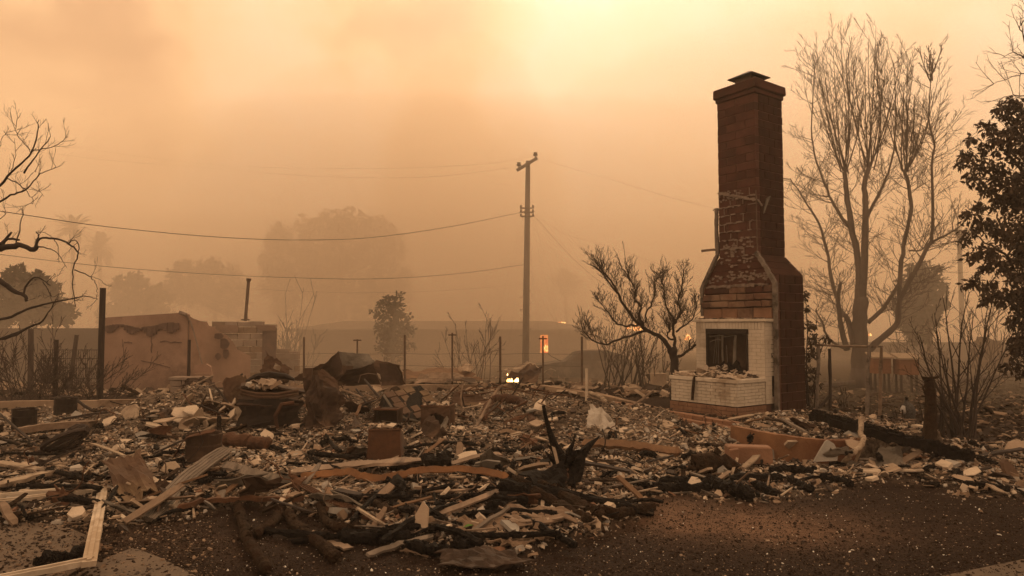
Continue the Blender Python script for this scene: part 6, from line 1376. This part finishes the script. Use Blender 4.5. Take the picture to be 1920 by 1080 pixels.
# curled tar sheets bottom centre
for i, (q, mt) in enumerate(((((930, 1028), (1010, 1000), (1060, 1012), (960, 1040)), 'debris_tan'), (((860, 990), (960, 975), (1050, 985), (900, 1010)), 'debris_tan'), (((930, 965), (1040, 968), (1100, 990), (960, 990)), 'wood'), (((820, 1050), (960, 1045), (1000, 1075), (830, 1078)), 'debris_dark'))):
    patch('roofing_felt', ('small curled felt sheet at the edge of the gravel, bottom centre', 'long wrinkled felt sheet above the small curled one', 'wrinkled brown felt sheet under the log bundle', 'flat dark felt sheet at the bottom edge')[i], 'felt', [G(x, y, .05) for x, y in q], mt, bumps=.035, n=(16, 10), frq=4, th=.01)
for lab, a, b, r in (('black burnt log lying at bottom centre, left one', (850, 1035), (885, 1038), .05), ('black burnt log lying at bottom centre, right one', (640, 1018), (770, 1020), .05), ('charred branch under the pale forked lath', (765, 1035), (840, 1046), .045)): log(lab, [G(*a, .05), G((a[0]+b[0])/2, (a[1]+b[1])/2+3, .06), G(*b, .05)], r, 'char', rough=.35)
m = MB(); p = G(868, 1001, .05); m.add([p, p+Vector((.035, .03, .02)), p+Vector((.09, .02, .015)), p+Vector((.04, -.02, .015))], [(0, 1, 2, 3)]); tag(m.build('green_leaf', M['green_leaf']), 'single small green leaf among the char, bottom centre', 'leaf')

# right foreground
for lab, pts, r in (('thick charred log right of the rubble, nearest the bare earth', [(1328, 912), (1370, 925), (1408, 940)], .07), ('long thin charred log lying straight above the thick one', [(1342, 905), (1430, 902), (1462, 901)], .045), ('short charred log right of the thick one, leftmost of the short ones', [(1415, 912), (1452, 932)], .042),
                    ('short charred log slanting right, middle of the short ones', [(1478, 905), (1522, 925)], .045), ('short charred log, rightmost of the short ones', [(1537, 900), (1568, 905), (1596, 914)], .045), ('black crust of burnt wood under the planter wall', [(1445, 892), (1480, 886), (1520, 892)], .05),
                    ('charred log lying far right in front of the ash', [(1808, 912), (1850, 918), (1893, 926)], .04), ('small charred log left of the far right one', [(1735, 914), (1762, 912)], .03), ('black log lying left of the thick charred one', [(1205, 918), (1270, 922), (1330, 922)], .05), ('burnt black log above the left black log', [(1240, 910), (1300, 908)], .05)):
    log(lab, [G(x, y, r*.75) for x, y in pts], r, 'char', rough=.28, sub=10)
log('rounded burnt wood block with rusty face above the charred logs', [G(1308, 892, .10), G(1335, 890, .12), G(1362, 890, .08)], .115, 'char_log', 'burnt_block', 'wood block', n=12, rough=.25)
m = MB(); p = G(1412, 872); m.box((p.x, p.y+.15, p.z+.09), (.50, .28, .22), -.15, ch=.015, jit=.01); m.box((p.x-.20, p.y+.13, p.z+.085), (.10, .30, .20), -.15, ch=.01, jit=.01); tag(m.build('brick_block', M['tan_brick']), 'low brown brick block half buried left of the planter wall', 'block')
m = MB(); b, mid, a = WZ(1526, 781, .44), WZ(1650, 815, .40), WZ(1828, 862, .12)
plank('charred_beam', 'long black alligator-charred beam resting across the planter', 'beam', [b, mid, mid.lerp(a, .5), a], .10, .10, 'char', n=40, warp=.06, ends=.6)
for i in range(150):
    p = (b.lerp(mid, i/75) if i < 75 else mid.lerp(a, (i-75)/75))+Vector((0, 0, .06))
    m.box(p+rv(.012), (.05, .035, .05), Matrix.Rotation(rng.uniform(0, 3), 3, rv().normalized()), jit=.012)
tag(m.build('char_crust', M['char']), 'cracked char scales along the top of the long black beam', 'char')
plank('board', 'thin pale board lying behind the long black beam', 'board', [W3(1536, 768, 13.2), W3(1612, 785, 12.3), W3(1660, 790, 12)], .06, .03, 'wood_grey')
bp2 = G(1612, 845)
log('leaning broken post with a splayed foot before the planter', [W3(1617, 782, 8.4), W3(1614, 812, 8.3), W3(1620, 822, 8.2), W3(1612, 838, 8.1), W3(1595, 852, 8.05), G(1580, 872, .01)], .030, 'wood_pale', 'broken_post', 'post', rough=.14)
log('short prop under the broken post', [W3(1616, 835, 8.12), G(1602, 872, .01)], .020, 'wood_pale', 'prop', 'post', rough=.14)
pslab('stone_slab', 'grey triangular slab leaning on the orange planter wall', 'slab', [(1526, 866), (1536, 848), (1548, 828), (1553, 825), (1564, 832), (1572, 848), (1570, 864)], .3, .03, 'slab_grey', 8.02)
pslab('stone_slab', 'pale broken slab behind the leaning post', 'slab', [(1586, 826), (1600, 824), (1612, 828), (1618, 836), (1600, 842), (1590, 836)], .5, .03, 'plaster_tan', 8.1)
pslab('stone_slab', 'dark rounded slab standing at the far right edge of the ash', 'slab', [(1884, 880), (1882, 868), (1886, 862), (1896, 868), (1908, 884), (1912, 896), (1902, 902), (1892, 898)], .5, .06, 'brown_metal')
pslab('stone_slab', 'pale broken bowl piece by the right edge', 'slab', [(1888, 844), (1895, 830), (1905, 826), (1922, 828), (1925, 848), (1903, 846)], .6, .05, 'plaster_tan')
patch('metal_sheet', 'arched grey sheet hump right of the broken post', 'metal sheet', [G(1640, 880, 0), G(1650, 858, .14), G(1690, 862, .15), G(1700, 884, 0)], 'grey_metal', bumps=.04)
for i, (x, y, r_) in enumerate(((1462, 797, .10), (1484, 794, .09), (1440, 790, .07))):
    log(('crumpled burnt pot lying on the planter ash, middle one', 'crumpled burnt pot lying on the planter ash, right one', 'burnt lump lying on the planter ash, left one')[i], [G(x, y, r_*.8), G(x+10, y, r_*.8)], r_, 'brown_metal', 'burnt_pot', 'pot', sub=3, rough=.4)
plank('board', 'pale curved strip at the foot of the chimney', 'board', [W3(1425, 792, 12), W3(1440, 780, 12.4), W3(1462, 772, 12.6), W3(1500, 775, 12.6)], .05, .03, 'wood_pale')

# ------------------------------------------------------------------ many like pieces: slabs, laths and charred sticks, each its own object
def rand_rub(n, x0, x1, y0, y1, sep=0):
    r = []; t_ = 0
    while len(r) < n and t_ < 20000:
        t_ += 1; x, y = rng.uniform(x0, x1), rng.uniform(y0, y1); p = WZ(x, y, 0)
        if float(zone(np.array([p.x]), np.array([p.y]))[0]) > .55: r.append((x, y))
    return r
for x, y in rand_rub(150, -20, 1900, 765, 1010):
    mt = rng.choice(['plaster', 'plaster', 'plaster_tan', 'plaster_tan', 'slab_grey', 'wood_pale']); d_ = WZ(x, y, 0).y
    slab('broken_slab', 'flat broken piece of pale plaster or tile lying in the rubble', 'slab', x, y, rng.uniform(.04, .12)*(.7 if y > 900 else 1), mt, (rng.gauss(0, .35), rng.gauss(0, .35)), rng.uniform(.01, .03), rng.uniform(1, 1.9), group='broken plaster and tile pieces')
for i in range(46):
    x, y = rng.gauss(375, 55), rng.uniform(752, 805)
    slab('broken_slab', 'pale broken plaster slab in the tall heap left of the appliance wreck', 'slab', x, y, rng.uniform(.07, .17), rng.choice(['plaster', 'plaster_tan', 'wood_pale', 'plaster']), (rng.gauss(0, .6), rng.gauss(0, .6)), rng.uniform(.015, .03), rng.uniform(1, 1.9), group='plaster slabs in the tall heap', lift=rng.uniform(0, .06))
for x, y in rand_rub(95, -20, 1900, 765, 1010):
    a = rng.uniform(0, math.pi); LL = rng.uniform(.2, .75); p = G(x, y); dx = Vector((math.cos(a), math.sin(a)*.8, 0))*LL/2; q, r_ = p-dx, p+dx; q.z = H(q.x, q.y)+.03; r_.z = H(r_.x, r_.y)+.03+abs(rng.gauss(0, .08))
    plank('broken_lath', 'loose scorched lath lying in the rubble', 'lath', [q, r_], rng.uniform(.025, .08), rng.uniform(.01, .025), rng.choice(['wood', 'wood_grey', 'wood_pale', 'wood_orange', 'bark_dark', 'char_log']), roll=rng.uniform(-.5, .5), n=4, group='scorched laths in the rubble')
for x, y in rand_rub(85, -20, 1900, 770, 1020)+[(rng.gauss(880, 70), rng.gauss(865, 14)) for _ in range(16)]+[(rng.gauss(1250, 70), rng.gauss(912, 8)) for _ in range(14)]:
    a = rng.uniform(0, math.pi); LL = rng.uniform(.12, .5); p = G(x, y, .03); dx = Vector((math.cos(a), math.sin(a)*.7, rng.uniform(-.08, .2)))*LL/2
    log('small charred stick lying in the rubble', [p-dx, p+Vector((0, 0, .03)), p+dx], rng.uniform(.012, .035), 'char', 'charred_stick', 'stick', 'charred sticks in the rubble', sub=4, n=6, rough=.35)

for i, (x, y) in enumerate(rand_rub(70, -20, 1700, 765, 960)+[(rng.uniform(250, 700), rng.uniform(765, 800)) for _ in range(26)]):
    p = G(x, y); a = rng.uniform(0, 6.28); w = rng.uniform(.08, .26); q = Vector((math.cos(a), math.sin(a), rng.uniform(-.3, .3)))*w; v_ = Vector((-math.sin(a)*.5, math.cos(a)*.5, rng.uniform(.1, 1.0)))*w
    patch('scrap_sheet', 'small buckled scrap of burnt sheet metal in the rubble', 'scrap', [p-q, p+q, p+q*rng.uniform(.5, 1)+v_, p-q*rng.uniform(.5, 1)+v_*rng.uniform(.6, 1)], rng.choice(['dark_metal', 'brown_metal', 'rust', 'dark_metal', 'grey_metal']), bumps=.03, n=(5, 4), ragged=.15)['group'] = 'scraps of burnt sheet metal'
for i, (x, y) in enumerate(rand_rub(34, -20, 1500, 765, 970)):
    p = G(x, y, .03); d = Vector((rng.uniform(-1, 1), rng.uniform(-1, 1), .5)).normalized(); pts = [p]
    for k in range(9): d = (d+rv(.45)+Vector((0, 0, -.12))).normalized(); q = pts[-1]+d*rng.uniform(.04, .09); q.z = max(q.z, H(q.x, q.y)+.02); pts.append(q)
    m = MB(); m.tube(smooth_line(pts, 3), rng.uniform(.004, .008), 4); tag(m.build('tangled_wire', M[rng.choice(['rust', 'black_iron', 'iron'])]), 'thin tangled burnt wire curling out of the rubble', 'wire', 'tangled wires in the rubble')
for i, (x, y) in enumerate([(rng.uniform(250, 460), rng.uniform(752, 800)) for _ in range(16)]+[(rng.uniform(560, 720), rng.uniform(745, 790)) for _ in range(16)]+[(rng.uniform(820, 1080), rng.uniform(742, 790)) for _ in range(24)]):
    p = G(x, y); a = rng.uniform(0, 6.28); LL = rng.uniform(.3, .8); q = p+Vector((math.cos(a)*.8, math.sin(a)*.5, rng.uniform(.1, .7))).normalized()*LL
    log('thin burnt stick poking up from the back of the rubble', [p, p.lerp(q, .5)+rv(.02), q], rng.uniform(.008, .018), rng.choice(['bark_dark', 'wood', 'rust', 'char_log']), 'burnt_stick', 'stick', 'thin sticks poking up at the back of the rubble', sub=3, n=5, rough=.2)

for (x0, x1, y0, y1, n_) in ((20, 420, 850, 950, 11), (420, 1020, 925, 1025, 17), (600, 1000, 830, 880, 8)):
    for i in range(n_):
        x, y = rng.uniform(x0, x1), rng.uniform(y0, y1); p = G(x, y, .04); a = rng.gauss(-.5, .7); LL = rng.uniform(.5, 1.2); dx = Vector((math.cos(a), math.sin(a), 0))*LL/2; q, r_ = p-dx, p+dx; q.z = H(q.x, q.y)+.035; r_.z = H(r_.x, r_.y)+.05+abs(rng.gauss(0, .05))
        log('slender blackened timber lying across the foreground rubble', [q, p+Vector((0, 0, .02)), r_], rng.uniform(.016, .032), 'char', 'charred_timber', 'timber', 'blackened timbers across the foreground rubble', sub=7, n=6, rough=.25)
# ------------------------------------------------------------------ thicker banks of smoke
def smoke(label, c_, rad, dens):
    m_ = hmat(dens); me = MB(); n1, n2 = 12, 20; vs = []; fs = []
    for i in range(n1+1):
        for j in range(n2):
            a, b = math.pi*i/n1, 2*math.pi*j/n2; vs.append((c_[0]+rad[0]*math.sin(a)*math.cos(b), c_[1]+rad[1]*math.sin(a)*math.sin(b), c_[2]+rad[2]*math.cos(a)))
    fs = [(i*n2+j, (i+1)*n2+j, (i+1)*n2+(j+1) % n2, i*n2+(j+1) % n2) for i in range(n1) for j in range(n2)]
    me.add(vs, fs); o = me.build('smoke', m_); o['kind'] = 'stuff'; o['label'] = label; return o
def hmat(dens):
    hm = bpy.data.materials.new('smoke_air'); hm.use_nodes = True; ns = hm.node_tree.nodes; lk = hm.node_tree.links
    ns.remove(ns['Principled BSDF']); pv = ns.new('ShaderNodeVolumePrincipled'); lk.new(pv.outputs[0], ns['Material Output'].inputs['Volume'])
    pv.inputs['Color'].default_value = (*HAZE_C, 1); pv.inputs['Density'].default_value = dens; pv.inputs['Anisotropy'].default_value = HAZE_G
    return hm
for a in SMOKE: smoke(*a)
# ------------------------------------------------------------------ the smoke in the air
m = MB(); m.box((0, 140, 8.5), (680, 440, 21)); hz_o = m.build('haze', hmat(HAZE_D)); hz_o['kind'] = 'stuff'
